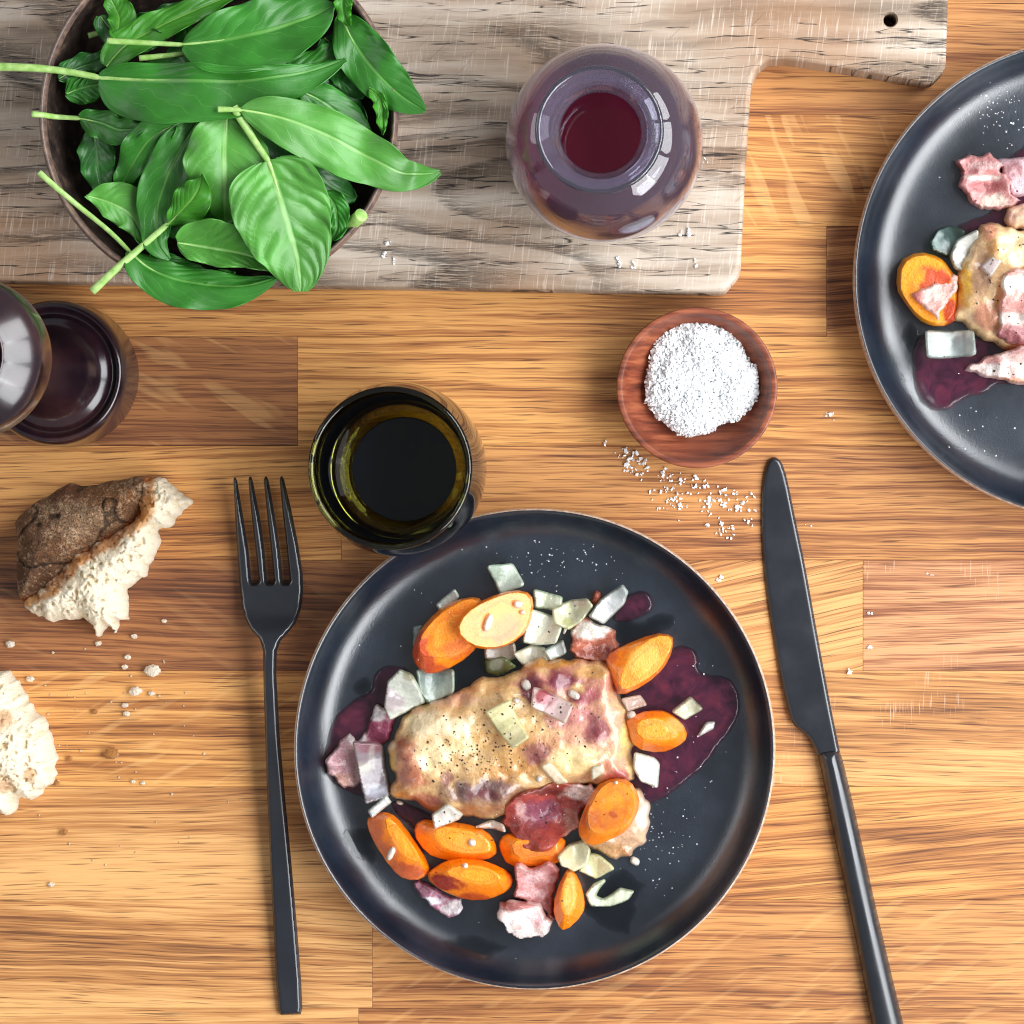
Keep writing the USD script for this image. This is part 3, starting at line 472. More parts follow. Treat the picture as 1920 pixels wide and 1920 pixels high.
LV = [
 # label, stem, blade, wl, wr, tone, extra
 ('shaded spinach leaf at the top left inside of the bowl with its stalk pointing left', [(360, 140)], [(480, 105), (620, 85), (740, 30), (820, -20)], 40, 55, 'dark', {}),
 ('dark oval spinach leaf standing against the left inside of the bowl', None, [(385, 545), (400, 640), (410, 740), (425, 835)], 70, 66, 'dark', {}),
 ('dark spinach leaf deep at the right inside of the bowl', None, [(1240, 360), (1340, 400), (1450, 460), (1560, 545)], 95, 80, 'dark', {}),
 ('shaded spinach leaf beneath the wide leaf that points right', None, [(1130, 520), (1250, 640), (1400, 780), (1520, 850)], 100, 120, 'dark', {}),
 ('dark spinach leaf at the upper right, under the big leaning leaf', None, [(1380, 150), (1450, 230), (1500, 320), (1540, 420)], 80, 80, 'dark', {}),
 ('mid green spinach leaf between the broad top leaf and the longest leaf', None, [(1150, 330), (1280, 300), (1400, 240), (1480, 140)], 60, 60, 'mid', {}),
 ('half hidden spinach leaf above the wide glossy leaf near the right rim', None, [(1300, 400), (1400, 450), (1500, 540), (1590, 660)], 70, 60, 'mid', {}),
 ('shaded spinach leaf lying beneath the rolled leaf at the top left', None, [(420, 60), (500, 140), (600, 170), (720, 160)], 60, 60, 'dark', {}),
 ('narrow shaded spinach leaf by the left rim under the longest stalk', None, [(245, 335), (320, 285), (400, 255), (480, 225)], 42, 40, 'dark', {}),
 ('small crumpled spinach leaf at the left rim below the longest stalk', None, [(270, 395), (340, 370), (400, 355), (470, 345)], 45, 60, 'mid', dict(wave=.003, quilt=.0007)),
 ('spinach leaf with its stalk resting on the left rim', [(138, 490), (230, 494)], [(330, 500), (430, 525), (530, 560), (650, 545)], 50, 60, 'mid', {}),
 ('small upright spinach leaf near the top left of the heap', None, [(500, 165), (505, 90), (475, 10), (440, -50)], 36, 62, 'bright', {}),
 ('spinach leaf half hidden behind the long curved leaf', None, [(770, 545), (660, 600), (570, 700), (488, 822)], 58, 66, 'mid', {}),
 ('small spinach leaf at the lower right inside of the bowl', None, [(1390, 825), (1440, 900), (1445, 970), (1410, 1030)], 48, 40, 'mid', {}),
 ('thin spinach leaf under the folded leaf at the lower rim', None, [(640, 1080), (760, 1140), (880, 1180), (1000, 1160)], 34, 34, 'mid', {}),
 ('long stalked spinach leaf curving along the lower left rim', [(170, 740), (330, 880), (470, 995)], [(550, 1075), (660, 1160), (800, 1205), (1000, 1225), (1190, 1190)], 56, 100, 'mid', dict(shape=(.8, .7), cup=.05)),
 ('pale pointed spinach leaf at the left of the heap', None, [(365, 838), (470, 870), (560, 930), (605, 1050)], 95, 60, 'light', dict(cup=.03, shape=(1.0, .8))),
 ('long curved spinach leaf in the lower left of the heap', None, [(880, 505), (800, 620), (715, 780), (670, 920), (670, 1020), (725, 1110)], 72, 86, 'mid', dict(shape=(.85, .6))),
 ('broad spinach leaf with a pale crease in the middle of the heap', None, [(985, 505), (975, 650), (975, 800), (960, 955)], 160, 140, 'light', dict(cup=-.05, shape=(.85, .55), lift=.5)),
 ('tilted spinach leaf whose stalk hangs over the lower left rim', [(395, 1248), (560, 1100)], [(715, 965), (790, 900), (850, 840), (890, 760)], 60, 74, 'bright', dict(shape=(1.1, .9), stemr=7.2)),
 ('folded spinach leaf with a pale midrib at the bottom of the heap', None, [(760, 1040), (900, 1062), (1050, 1090), (1175, 1160)], 98, 62, 'light', dict(fold=.55, quilt=.0007, shape=(.7, .6))),
 ('big spinach leaf leaning over the upper right rim', [(1468, -40)], [(1455, 50), (1520, 190), (1610, 310), (1715, 410), (1825, 475)], 96, 88, 'mid', dict(tipdrop=.3, shape=(.85, .62))),
 ('small folded spinach leaf beside the upper right rim', None, [(1490, -50), (1470, 30), (1500, 112)], 34, 30, 'bright', dict(fold=.5)),
 ('narrow curled spinach leaf at the right inside of the bowl', None, [(1585, 385), (1635, 440), (1645, 510), (1640, 580)], 20, 28, 'bright', dict(fold=.5)),
 ('rolled spinach leaf running up to the top of the bowl', None, [(455, 285), (540, 195), (700, 105), (850, 30), (1010, -50)], 62, 60, 'bright', dict(cup=.25, shape=(.6, .5))),
 ('spinach leaf mostly hidden under the top leaf, its cut stalk showing', [(608, 258)], [(800, 238), (900, 285), (1040, 300), (1200, 260)], 50, 44, 'mid', {}),
 ('broad spinach leaf on top of the heap at the upper edge', [(478, 188)], [(800, 205), (950, 185), (1130, 140), (1290, 80), (1425, 15)], 122, 150, 'mid', dict(shape=(.85, .55), lift=.5)),
 ('longest spinach leaf, its stalk reaching over the left rim', [(-70, 285), (140, 292)], [(430, 335), (700, 352), (1000, 362), (1250, 335), (1485, 255)], 58, 160, 'mid', dict(shape=(.55, .62), cup=.04, fold=.12, stemr=7.6, stemz=.01)),
 ('wide glossy spinach leaf whose tip points right beyond the rim', [(960, 488)], [(1060, 490), (1200, 515), (1400, 585), (1600, 685), (1750, 745), (1878, 725)], 92, 112, 'light', dict(shape=(.85, .62), lift=.6, quilt=.0002)),
 ('blistered spinach leaf with a thick stalk lying at the front of the heap', [(1025, 475), (1085, 580)], [(1165, 700), (1210, 850), (1250, 1000), (1280, 1130), (1290, 1250)], 170, 180, 'light', dict(quilt=.0010, shape=(.62, .5), lift=.5, cup=-.02, stemr=7.5)),
]
for lb, st, bl, wl, wr, tone, ex in LV:
    leaf(Z(st) if st else None, Z(bl), wl * .4375, wr * .4375, tone, lb, **ex)
sx = spline(Z([(1478, 962), (1515, 948), (1553, 922)]), 10); xx, yy = W(sx[:, 0], sx[:, 1], .085)
put('spinach_stalk', tube(np.stack([xx, yy, np.linspace(.080, .088, 10)], 1), R(12), 12), M_STEM, label='cut end of a spinach stalk at the lower right rim of the bowl', cat='spinach stalk')

# ------------------------------------------------------------------ glass carafe of wine
cz = BT
eq = np.array(W(1134, 270, cz + .040)); re = R(187, cz + .040)
car = thing('carafe', (*eq, cz), 'round clear glass carafe of red wine with an open neck on the chopping board', 'carafe')
rn, rb, ro = R(86, .115), R(119, .098), R(75, .115)
outer = [(0, .0006), (re * .55, 0), (re * .70, .002), (re * .90, .018), (re, .040), (re * .97, .054), (re * .87, .066), (re * .74, .0745), (rn + .006, .0775), (rn + .0012, .081), (rn + .0006, .085), (rn + .002, .089), (rb - .0012, .0935), (rb, .0955)]
inner = [(rb - .0022, .0960), (rb - .0045, .0935), (ro + .0022, .0895), (ro, .0855), (ro + .0006, .0815), (rn + .004, .0762), (re * .72, .0716), (re * .84, .064), (re * .935, .053), (re * .962, .040), (re * .865, .0195), (re * .66, .005), (0, .004)]
po, pi = prof(outer), prof(inner)
put('glass', lathe(np.vstack([po, [[rb - .0003, .0965], [rb - .0011, .0968], [rb - .0018, .0966]], pi]), eq, cz, 128), M_GLASS, car)
wl_ = .058
wp_ = pi[::-1]; wp_ = wp_[wp_[:, 1] < wl_]; wr_ = np.interp(wl_, pi[::-1][:, 1], pi[::-1][:, 0])
wp_ = np.vstack([wp_ * [1, 1], [[wr_, wl_]]]); wp_[:, 0] = np.maximum(0, wp_[:, 0] - .00025); wp_[:, 1] += .0002
put('wine', lathe(np.vstack([wp_, [[wr_ - .001, wl_ + .0002], [0, wl_]]]), eq, cz, 128), M_WINE, car)

# ------------------------------------------------------------------ olive tumbler of dark wine
tr = np.array(W(732, 878, .075)); tb = tr
tum = thing('tumbler', (*tr, 0), 'olive green glass tumbler of dark wine beside the top of the dinner plate', 'tumbler')
r1, r2, r3 = R(154, .075), R(164, .04), R(118, .0)
ot = [(0, .0005), (r3 * .9, 0), (r3, .001), (r3 * 1.18, .010), (r2 * .985, .026), (r2, .042), (r2 * .985, .058), (r1, .0755)]
it = [(r1 - .0026, .0755), (r2 - .0042, .056), (r2 - .0060, .040), (r2 - .0098, .026), (r2 * .66, .016), (r2 * .45, .0085), (0, .0075)]
pt, qt = prof(ot), prof(it)
put('glass', lathe(np.vstack([pt, [[r1 - .0004, .0765], [r1 - .0013, .0769], [r1 - .0022, .0765]], qt]), tr, 0, 128), M_OLIVE, tum)
lv = .0148; rw = np.interp(lv, qt[::-1][:, 1], qt[::-1][:, 0]); ww = qt[::-1]; ww = ww[ww[:, 1] < lv]
ww = np.vstack([ww, [[rw, lv]]]); ww[:, 0] = np.maximum(0, ww[:, 0] - .0002); ww[:, 1] += .0002
put('wine', lathe(np.vstack([ww, [[rw - .0008, lv + .0003], [0, lv]]]), tr, 0, 128), M_WINE2, tum)

# ------------------------------------------------------------------ pepper mill at the left edge
mc = np.array(W(128, 704, 0.0)); rf = R(135, 0)
mill = thing('pepper_mill', (*mc, 0), 'tall dark brown lacquered pepper mill with a round head at the left edge', 'pepper mill')
rh = R(152, .19)
put('body', lathe(prof([(0, 0), (rf * .97, 0), (rf, .002), (rf * 1.0, .012), (rf * .995, .026), (rf * .985, .031), (rf * .95, .0345), (rf * .90, .0355), (rf * .87, .0345), (rf * .85, .0325), (rf * .80, .0318), (rf * .77, .0335), (rf * .74, .0345), (rf * .62, .037), (rf * .47, .046), (rf * .40, .065), (rf * .38, .10), (rf * .42, .135), (rf * .55, .150), (rf * .5, .153), (0, .153)]), mc, 0, 96), M_MILL, mill)
put('head', lathe(prof([(0, .1535), (rf * .5, .1535), (rh * .74, .166), (rh * .93, .180), (rh, .190), (rh * 1.0, .198), (rh * .99, .2045), (rh * .95, .2080), (rh * .84, .2112), (rh * .70, .2142), (rh * .60, .2158), (rh * .56, .2170), (rh * .53, .2160), (rh * .49, .2160), (0, .2165)]), mc, 0, 96), M_MILL, mill)
put('knob', lathe(prof([(0, .2166), (rh * .36, .2166), (rh * .42, .220), (rh * .40, .226), (rh * .28, .230), (0, .231)]), mc, 0, 64), M_MILL, mill)

# ------------------------------------------------------------------ wooden dish of salt
dz = .022; dc = np.array(W(1307, 727, dz)); rd = R(151, dz)
put('salt_dish', lathe(np.vstack([prof([(0, 0), (rd * .45, 0), (rd * .6, .002), (rd * .85, .011), (rd * .97, .018), (rd, dz - .0012)]), [[rd * .99, dz - .0003], [rd * .965, dz], [rd * .93, dz - .0003]], prof([(rd * .915, dz - .0015), (rd * .86, .0155), (rd * .72, .0095), (rd * .5, .006), (0, .005)])]), dc, 0, 128), M_DISH, smooth=40, label='small round reddish brown wooden dish holding white salt', cat='dish')
rs = np.random.default_rng(2)
hp = Polygon(WP([(1215, 690), (1222, 650), (1250, 615), (1290, 600), (1335, 602), (1375, 622), (1395, 650), (1402, 675), (1422, 690), (1422, 745), (1405, 765), (1385, 788), (1350, 795), (1330, 812), (1290, 820), (1258, 805), (1235, 785), (1212, 760), (1208, 720)], .016))
hv, hf, top, dd = puff(np.array(hp.exterior.coords)[:-1], .0095, .011, .0008, 0)
lump = fbm(hv, 130, 3, 3) * .007; hv[:, 2] += np.where(top, .0068 + lump * np.clip(dd / .006, 0, 1), .0058)
pts = hv[top][dd[top] > .0004]; pts = np.repeat(pts, 2, 0) + rs.normal(0, .0004, (len(pts) * 2, 3)); pts[:, 2] += rs.uniform(-.0002, .0009, len(pts))
gv, gf = grains(pts, rs.uniform(.00045, .00095, len(pts)), 3)
put('salt', (np.vstack([hv - [0, 0, .0006], gv]), np.vstack([hf, gf + len(hv)])), M_SALT, smooth=False, label='heap of coarse white salt in the wooden dish', cat='salt', kind='stuff')
sp = []
for _ in range(95):
    t = rs.beta(1.6, 1.6); base = np.array([1175 + 250 * t, 850 + 110 * math.sin(min(1, t * 1.2) * 1.4)]); sp.append(base + rs.normal(0, [22, 26]))
sp += [(x, y) for x, y in zip(rs.uniform(1170, 1215, 16), rs.uniform(830, 905, 16))] + [(1350, 1085), (1352, 1083), (1510, 990), (1555, 775), (1555, 790), (1745, 1080), (1635, 1150), (1632, 1210), (1595, 1255), (1215, 1010)]
sp = np.array([p for p in sp if np.hypot((p[0] - 1307), p[1] - 735) > 160 and not (p[1] > 955 and p[0] < 1245) and not (p[0] > 1415 and p[0] < 1480 and p[1] > 880)])
x, y = W(sp[:, 0], sp[:, 1]); sz = rs.uniform(.0004, .0009, len(sp))
cl = rs.integers(1, 5, len(sp)); P3 = np.repeat(np.c_[x, y, sz * .7], cl, 0); S3 = np.repeat(sz, cl) * rs.uniform(.6, 1, cl.sum()); P3[:, :2] += rs.normal(0, .0009, (len(P3), 2)); P3[:, 2] = S3 * .7
put('salt', grains(P3, S3, 5), M_SALT, smooth=False, label='spilled salt crystals on the table between the wooden dish and the knife tip', cat='spilled salt', kind='stuff')
bs = np.array([(1320, 305), (1283, 420), (1290, 436), (1308, 424), (1275, 438), (1240, 492), (1188, 500), (1188, 508), (1162, 498), (1127, 518), (1155, 486), (1282, 526), (1300, 494), (1358, 405), (720, 480), (735, 495), (738, 488), (715, 450), (728, 455)])
bs = bs[::2]; x, y = W(bs[:, 0], bs[:, 1], BT); sz = rs.uniform(.0005, .0010, len(bs)); q = np.repeat(np.c_[x, y, BT + sz * .6], 3, 0); q[:, :2] += rs.normal(0, .0008, (len(q), 2))
put('salt', grains(q, np.repeat(sz, 3) * .8, 6), M_SALT, smooth=False, label='salt crystals sprinkled on the lower edge of the chopping board', cat='salt crystals', kind='stuff')

# ------------------------------------------------------------------ black cutlery
def bend(v, ys, zs):
    k = 960 - (CY + (v[:, 1] - CY) * 1.005) / S
    from scipy.interpolate import CubicSpline
    v[:, 2] += np.maximum(0, CubicSpline(ys, zs)(np.clip(k, ys[0], ys[-1]))); return v
FX = lambda pts: [(x * .3645, 860 + y * .3645) for x, y in pts]
fk = FX([(1203, 108), (1208, 94), (1214, 94), (1222, 115), (1248, 300), (1272, 470), (1284, 625), (1290, 640), (1318, 640), (1325, 628), (1306, 450), (1290, 280), (1279, 110), (1285, 92), (1294, 92), (1302, 115), (1334, 300), (1355, 480), (1366, 628), (1372, 640), (1396, 640), (1402, 628), (1386, 450), (1370, 270), (1358, 110), (1366, 91), (1374, 91), (1383, 112), (1412, 290), (1434, 470), (1446, 628), (1452, 640), (1478, 640), (1484, 628), (1468, 450), (1450, 260), (1440, 110), (1446, 90), (1454, 90), (1463, 108), (1498, 270), (1530, 450), (1550, 590), (1553, 680), (1545, 770), (1522, 845), (1485, 895), (1450, 935), (1432, 985)])
fk += [(521, 1260), (526, 1380), (535, 1500), (545, 1620), (554, 1740), (561, 1840), (563, 1895), (560, 1906)] + [(522, 1908), (519, 1900), (514, 1840), (510, 1740), (505, 1620), (501, 1480), (499, 1380), (497, 1260)]
fk += FX([(1362, 985), (1342, 925), (1295, 880), (1262, 830), (1238, 755), (1224, 640), (1214, 480), (1206, 280)])
v, f, top, dd = puff(WP(fk, .008), .0026, .0016, .0007, 0)
v = bend(v, [880, 960, 1040, 1100, 1150, 1195, 1240, 1330, 1500, 1700, 1880, 1910], [.0095, .0062, .0036, .0030, .0056, .0112, .0130, .0118, .0078, .0035, .0008, .0004])
put('fork', (v, f), M_METAL, smooth=True, label='matt black four tined fork lying left of the dinner plate', cat='fork')
knife = thing('knife', (*W(1540, 1420), 0), 'matt black table knife lying right of the dinner plate', 'knife')
kb = [(1438, 866), (1446, 857), (1456, 857), (1466, 866), (1476, 895), (1492, 975), (1510, 1060), (1533, 1190), (1555, 1310), (1573, 1400), (1576, 1414), (1534, 1421), (1527, 1404), (1514, 1381), (1500, 1370), (1486, 1358), (1478, 1338), (1463, 1275), (1448, 1190), (1436, 1110), (1429, 1040), (1426, 965), (1429, 900)]
v, f, top, dd = puff(WP(kb, .004), .0020, .0018, .0006, 1); v = bend(v, [850, 1300, 1420], [.0006, .0012, .0032]); put('blade', (v, f), M_METAL, knife)
kh = [(1531, 1408), (1553, 1404), (1574, 1403), (1588, 1455), (1612, 1560), (1640, 1690), (1668, 1810), (1700, 1945), (1722, 2040), (1664, 2050), (1636, 1930), (1610, 1790), (1588, 1680), (1562, 1560), (1542, 1455)]
v, f, top, dd = puff(WP(kh, .005), .0078, .0058, .0009, 1); put('handle', (v, f), M_METAL, knife)

# ------------------------------------------------------------------ bread
def bread(name, crumb, crust, label, h, seed, holes=()):
    allp = crumb + (crust or [])
    th = thing(name, (*W(*np.mean(allp, 0)), 0), label, 'bread')
    v, f, top, dd = puff(WP(crumb, h * .12), h, h * .75, .0006, 0, rag=.0022, seed=seed)
    lift = np.clip(dd / .004, 0, 1)
    big = fbm(v * [1, 1, 0], 110, seed, 2) * .010; mid = fbm(v * [1, 1, 0], 620, seed + 7, 4); pit = -np.clip(.5 * np.abs(mid) * 4 - .25, 0, 1)
    v[:, 2] += np.where(top, (big * .7 + mid * .0045 + fbm(v * [1, 1, 0], 1100, seed + 12, 2) * .0018) * lift - np.clip(mid - .09, 0, .12) * .03 * lift, 0)
    v[:, :2] += np.where(top, 1, .3)[:, None] * np.stack([fbm(v, 600, seed + 1, 3), fbm(v, 600, seed + 2, 3)], 1) * .0016
    c = paint(v, (246, 228, 200), [(x, y, r, (196, 150, 104), .75) for x, y, r in holes] + ([(x, y, 12, (200, 130, 62), .7) for x, y in spline(edge_px, 26)] if crust else []), mottle=.10, seed=seed, mscale=500)
    c *= np.where(mid > .16, .85, 1)[:, None] ** np.array([.6, 1, 1.5])
    put('crumb', (v, f), M_CRUMB, th, col=c)
    if crust:
        v, f, top, dd = puff(WP(crust, h * .2), h * .96, h * .6, .0008, 0, rag=.0008, seed=seed + 20)
        crack = np.abs(fbm(v * [1, 1, 0], 75, seed + 4, 3)); 
        v[:, 2] += np.where(top, (fbm(v * [1, 1, 0], 90, seed + 2, 4) * .006 + fbm(v * [1, 1, 0], 500, seed + 8, 3) * .0014 - np.clip(.03 - crack, 0, 1) * .06) * np.clip(dd / .003, 0, 1), 0)
        c = paint(v, (98, 66, 42), [(150, 970, (70, 40), (122, 94, 70), .8), (60, 1075, 40, (74, 46, 28), .6), (200, 930, (60, 20), (120, 76, 40), .5)] + [(x, y, 11, (158, 86, 36), .8) for x, y in spline(edge_px, 26)] + [(118, 918, 30, (84, 44, 24), .7)], mottle=.55, seed=seed, mscale=1100)
        fl = np.clip((fbm(v, 1300, seed + 14, 3) + .6 * fbm(v, 120, seed + 15, 2) - .06) * 5, 0, .5)[:, None]; c = c * (1 - fl) + lin((176, 148, 118)) * fl
        c *= np.where(crack < .02, .35, 1)[:, None]
        put('crust', (v, f), M_CRUST, th, col=c)
edge_px = [(42, 1130), (78, 1118), (142, 1058), (228, 1002), (272, 968), (280, 896)]
bread('bread_chunk', [(45, 1125), (75, 1100), (140, 1042), (225, 990), (262, 960), (268, 900), (300, 892), (330, 912), (357, 938), (342, 968), (318, 990), (296, 994), (292, 1035), (280, 1065), (272, 1082), (250, 1095), (238, 1102), (236, 1125), (242, 1162), (222, 1164), (218, 1190), (206, 1178), (196, 1182), (184, 1192), (180, 1172), (160, 1165), (132, 1166), (95, 1160), (60, 1145)],
      [(28, 978), (62, 945), (112, 918), (130, 908), (180, 910), (250, 893), (282, 896), (284, 920), (275, 962), (255, 985), (228, 1002), (185, 1028), (142, 1060), (110, 1092), (78, 1120), (42, 1130), (34, 1100), (32, 1050), (36, 1020)], 'torn piece of bread with dark brown crust and white crumb, left of the fork', .030, 3)
bread('bread_chunk', [(-40, 1262), (15, 1260), (35, 1275), (36, 1295), (60, 1325), (70, 1345), (88, 1360), (95, 1395), (102, 1425), (98, 1440), (104, 1452), (95, 1470), (66, 1500), (32, 1498), (18, 1525), (0, 1528), (-40, 1540), (-80, 1400)], None, 'torn piece of white bread crumb cut by the left edge of the photo', .034, 11, [(0, 1350, (26, 20)), (4, 1470, (18, 14)), (55, 1455, 14)])
CR = [(20, 1207, 7, 'w'), (287, 1257, 12, 'w'), (255, 1296, 9, 'w'), (285, 1300, 5, 'w'), (210, 1413, 11, 'b'), (57, 1273, 6, 'w'), (252, 1193, 5, 'w'), (308, 1164, 4, 'w'), (185, 1206, 5, 'w'), (235, 1322, 5, 'w'), (238, 1338, 5, 'w'), (130, 1422, 5, 'b'), (106, 1468, 5, 'b'), (178, 1334, 5, 'b'), (240, 1232, 5, 'w'), (235, 1250, 5, 'w'), (122, 1560, 6, 'b'), (97, 1658, 5, 'w'), (250, 1465, 3.5, 'w'), (268, 1468, 3.5, 'w')]
CL = ['crumb of white bread at the left edge above the cut off bread piece', 'largest white bread crumb below the crusty bread', 'oblong white crumb just under the largest crumb', 'small pale crumb right of the oblong crumb', 'brown crusty crumb halfway between bread and fork', 'pale crumb on the top corner of the cut off bread piece', 'small white crumb right below the torn point of the bread', 'tiny round crumb nearest the fork head', 'small crumb right under the lowest tip of the bread', 'upper of two small crumbs above the brown crumb', 'lower of two small crumbs above the brown crumb', 'golden crumb left of the brown crusty crumb', 'brown crumb at the lower right corner of the cut off bread', 'small brown crumb on the pale ray flecks', 'small white crumb above the largest crumb', 'flat white crumb right of bread, above the plank joint', 'golden crumb alone near the lower left', 'lowest white crumb on the table at the lower left', 'left one of a pair of tiny crumbs beneath the brown crumb', 'right one of a pair of tiny crumbs beneath the brown crumb']
for k, ((x, y, r, t), lb) in enumerate(zip(CR, CL)):
    b = trimesh.creation.icosphere(2); v = b.vertices * (1 + 1.1 * fbm(b.vertices + k * 3, 2.2, k, 3))[:, None] * R(r) * np.array([1.25, .9, .7]); v[:, 2] -= v[:, 2].min(); v[:, :2] += W(x, y)
    put('bread_crumb', (v, b.faces), M_CRUMB, col=paint(v, (232, 214, 190) if t == 'w' else (168, 110, 58), mottle=.25, seed=k), label=lb, cat='crumb', group='bread crumbs on the table')
cp = np.c_[rs.normal(200, 110, 60), rs.normal(1400, 140, 60)]; cp = cp[(cp[:, 0] > 5) & (cp[:, 0] < 480) & (cp[:, 1] > 1200)]; x, y = W(cp[:, 0], cp[:, 1]); sz = rs.uniform(.0003, .0006, len(cp))
put('crumb_specks', grains(np.c_[x, y, sz * .5], sz, 9, flaky=False), M_CRUMB, smooth=False, col=np.tile(lin((222, 200, 168)), (len(cp) * 12, 1)), label='tiny specks of bread scattered on the table left of the fork', cat='crumb specks', kind='stuff')

# ------------------------------------------------------------------ plates
PZ = .0042
def plate(cx, cy, label):
    rp = R(452, .021); c = np.array(W(cx, cy, .021))
    t = thing('plate', (*c, 0), label, 'plate')
    put('clay_side', lathe([(0, .0008), (rp * .90, .0008), (rp * .905, 0), (rp * .965, 0), (rp * .980, .0006), (rp * .992, .0025), (rp * .9985, .0070), (rp, .0165), (rp * 1.0005, .0188), (rp * .9985, .0203), (rp * .9945, .0209), (rp * .9915, .0210)], c, 0, 160), M_CLAY, t, smooth=50)
    put('glazed_top', lathe([(rp * .9925, .0206), (rp * .9920, .02115), (rp * .989, .0214), (rp * .982, .0207), (rp * .976, .0196)] + list(prof([(rp * .972, .0185), (rp * .960, .0150), (rp * .948, .0122), (rp * .925, .0090), (rp * .895, .0064), (rp * .86, .0050), (rp * .82, .0044), (rp * .76, .0042), (rp * .6, .0042)])) + [(rp * .3, .0042), (0, .0042)], c, 0, 200), M_GLAZE, t)
    h = HM(*(c - rp), *(c + rp), .0009)
    d = np.array([0, .6, .70, .76, .82, .86, .895, .925, .948, .96, .976, 1.0]) * rp; z = [.0042, .0042, .0042, .0042, .0044, .0050, .0064, .0090, .0122, .015, .0196, .021]
    h.fill(lambda x, y: np.interp(np.hypot(x - c[0], y - c[1]), d, z)); return h
H1 = plate(1002, 1405, 'matt black round dinner plate of chicken and carrots between fork and knife')
H2 = plate(2052, 522, 'matt black round plate of food cut off by the right edge of the photo')

def pool(hm, pts, m, name, label, cat, h=.0011, e=.0022, zoff=0, seed=0, rag=.0006):
    v, f, top, dd = puff(WP(pts, PZ), h, e, .0008, 2, rag=rag if m is M_SAUCE else .0016, seed=seed)
    v[:, 2] += hm.at(v[:, 0], v[:, 1]) * 1.0 - .0002 + zoff; v[~top, 2] -= .0003
    if m is M_SAUCE: v[top, 2] += fbm(v[top], 200, seed, 3) * .0004 * np.clip(dd[top] / .002, 0, 1)
    th_ = np.clip(dd / (.0045 if m is M_SAUCE else .004), 0, 1) ** .8; th_ = np.clip((.25 + .75 * th_ if m is M_SAUCE else .75 * th_) + fbm(v, 260, seed, 3) * .5 * (1 - th_), 0, .98)
    put(name, (v, f), m, col=np.repeat(th_[:, None], 3, 1), label=label, cat=cat); hm.add(v[top])

def base_plane(hm, v, q=82, maxs=.35):
    xy = v[:, :2]; hz = hm.at(xy[:, 0], xy[:, 1]); m = xy.mean(0); a = np.c_[np.ones(len(xy)), xy - m]
    co, *_ = np.linalg.lstsq(a, hz, rcond=None); g = co[1:]; n = np.linalg.norm(g)
    if n > maxs: co[1:] *= maxs / n
    co[0] += np.percentile(hz - a @ co, q); return a @ co
def lay(hm, name, pts, h, e, m, base, patches, label, cat, group=None, rigid=False, rag=.0005, rough=.0004, rscale=300, bend=(0, 0), sig=.0028, sp=.0008, cut=1, seed=0, mottle=.1, mscale=300, dz=0, q=82, lumps=0, parent=None, stripe=0, wavy=0, ridge=0, tilt=0, cutr=.25, edge=0):
    pz = PZ + h
    v, f, top, dd = puff(chaikin(WP(pts, pz), cut, cutr), h, e, sp, 0, rag=rag, seed=seed)
    if rigid: zb = base_plane(hm, v, q)
    else:
        s = hm.smooth(sig, 3); zb = .75 * hm.at(v[:, 0], v[:, 1], s) + .25 * base_plane(hm, v, 60)
    k = np.clip(dd / .0018, 0, 1)
    c = v[:, :2].mean(0); ex = np.linalg.eigh(np.cov((v[:, :2] - c).T))[1]; loc = (v[:, :2] - c) @ ex
    v[:, 2] += zb + dz + bend[0] * 40 * loc[:, 0] ** 2 + bend[1] * 40 * loc[:, 1] ** 2
    v[:, 2] += np.where(top, 1, .5) * (fbm(v * [1, 1, 0], rscale, seed, 4) * 2 * rough) * np.where(top, k, 1)
    if lumps: v[:, 2] += np.where(top, fbm(v * [1, 1, 0], 95, seed + 5, 3) * 2 * lumps * np.clip(dd / .004, 0, 1), 0)
    if ridge: v[:, 2] += np.where(top, (np.abs(fbm(v * [1, 1, 0], 70, seed + 31, 3)) * 6 - 1).clip(-1, .3) * ridge * np.clip(dd / .003, 0, 1) * np.clip(1.3 - dd / .016, .12, 1), 0)
    if tilt: ra = np.random.default_rng(seed).normal(0, tilt, 2); v[:, 2] += loc @ ra - (loc @ ra).min() * .7
    if wavy: v[:, 2] += wavy * np.sin(loc[:, 1] / .0042 + 4 * fbm(np.c_[loc, loc[:, 0] * 0 + seed], 120, seed, 2))
    col = paint(v, base, patches, mottle=mottle, seed=seed, mscale=mscale)
    if m is M_ONION: col = col * np.array([.80, .84, .78])
    if stripe: col = np.clip(col * (1 + stripe * 2 * fbm(np.c_[loc[:, 0] * .12, loc[:, 1], loc[:, 0] * 0 + seed], 700, seed, 3))[:, None], .002, .95)
    if edge: col = col * (edge + (1 - edge) * np.clip(dd / .0016, 0, 1))[:, None] ** np.array([1, .85, 1.2])
    put(name, (v, f), m, parent, col=col, label=label, cat=cat, group=group)
    hm.add(v[top])
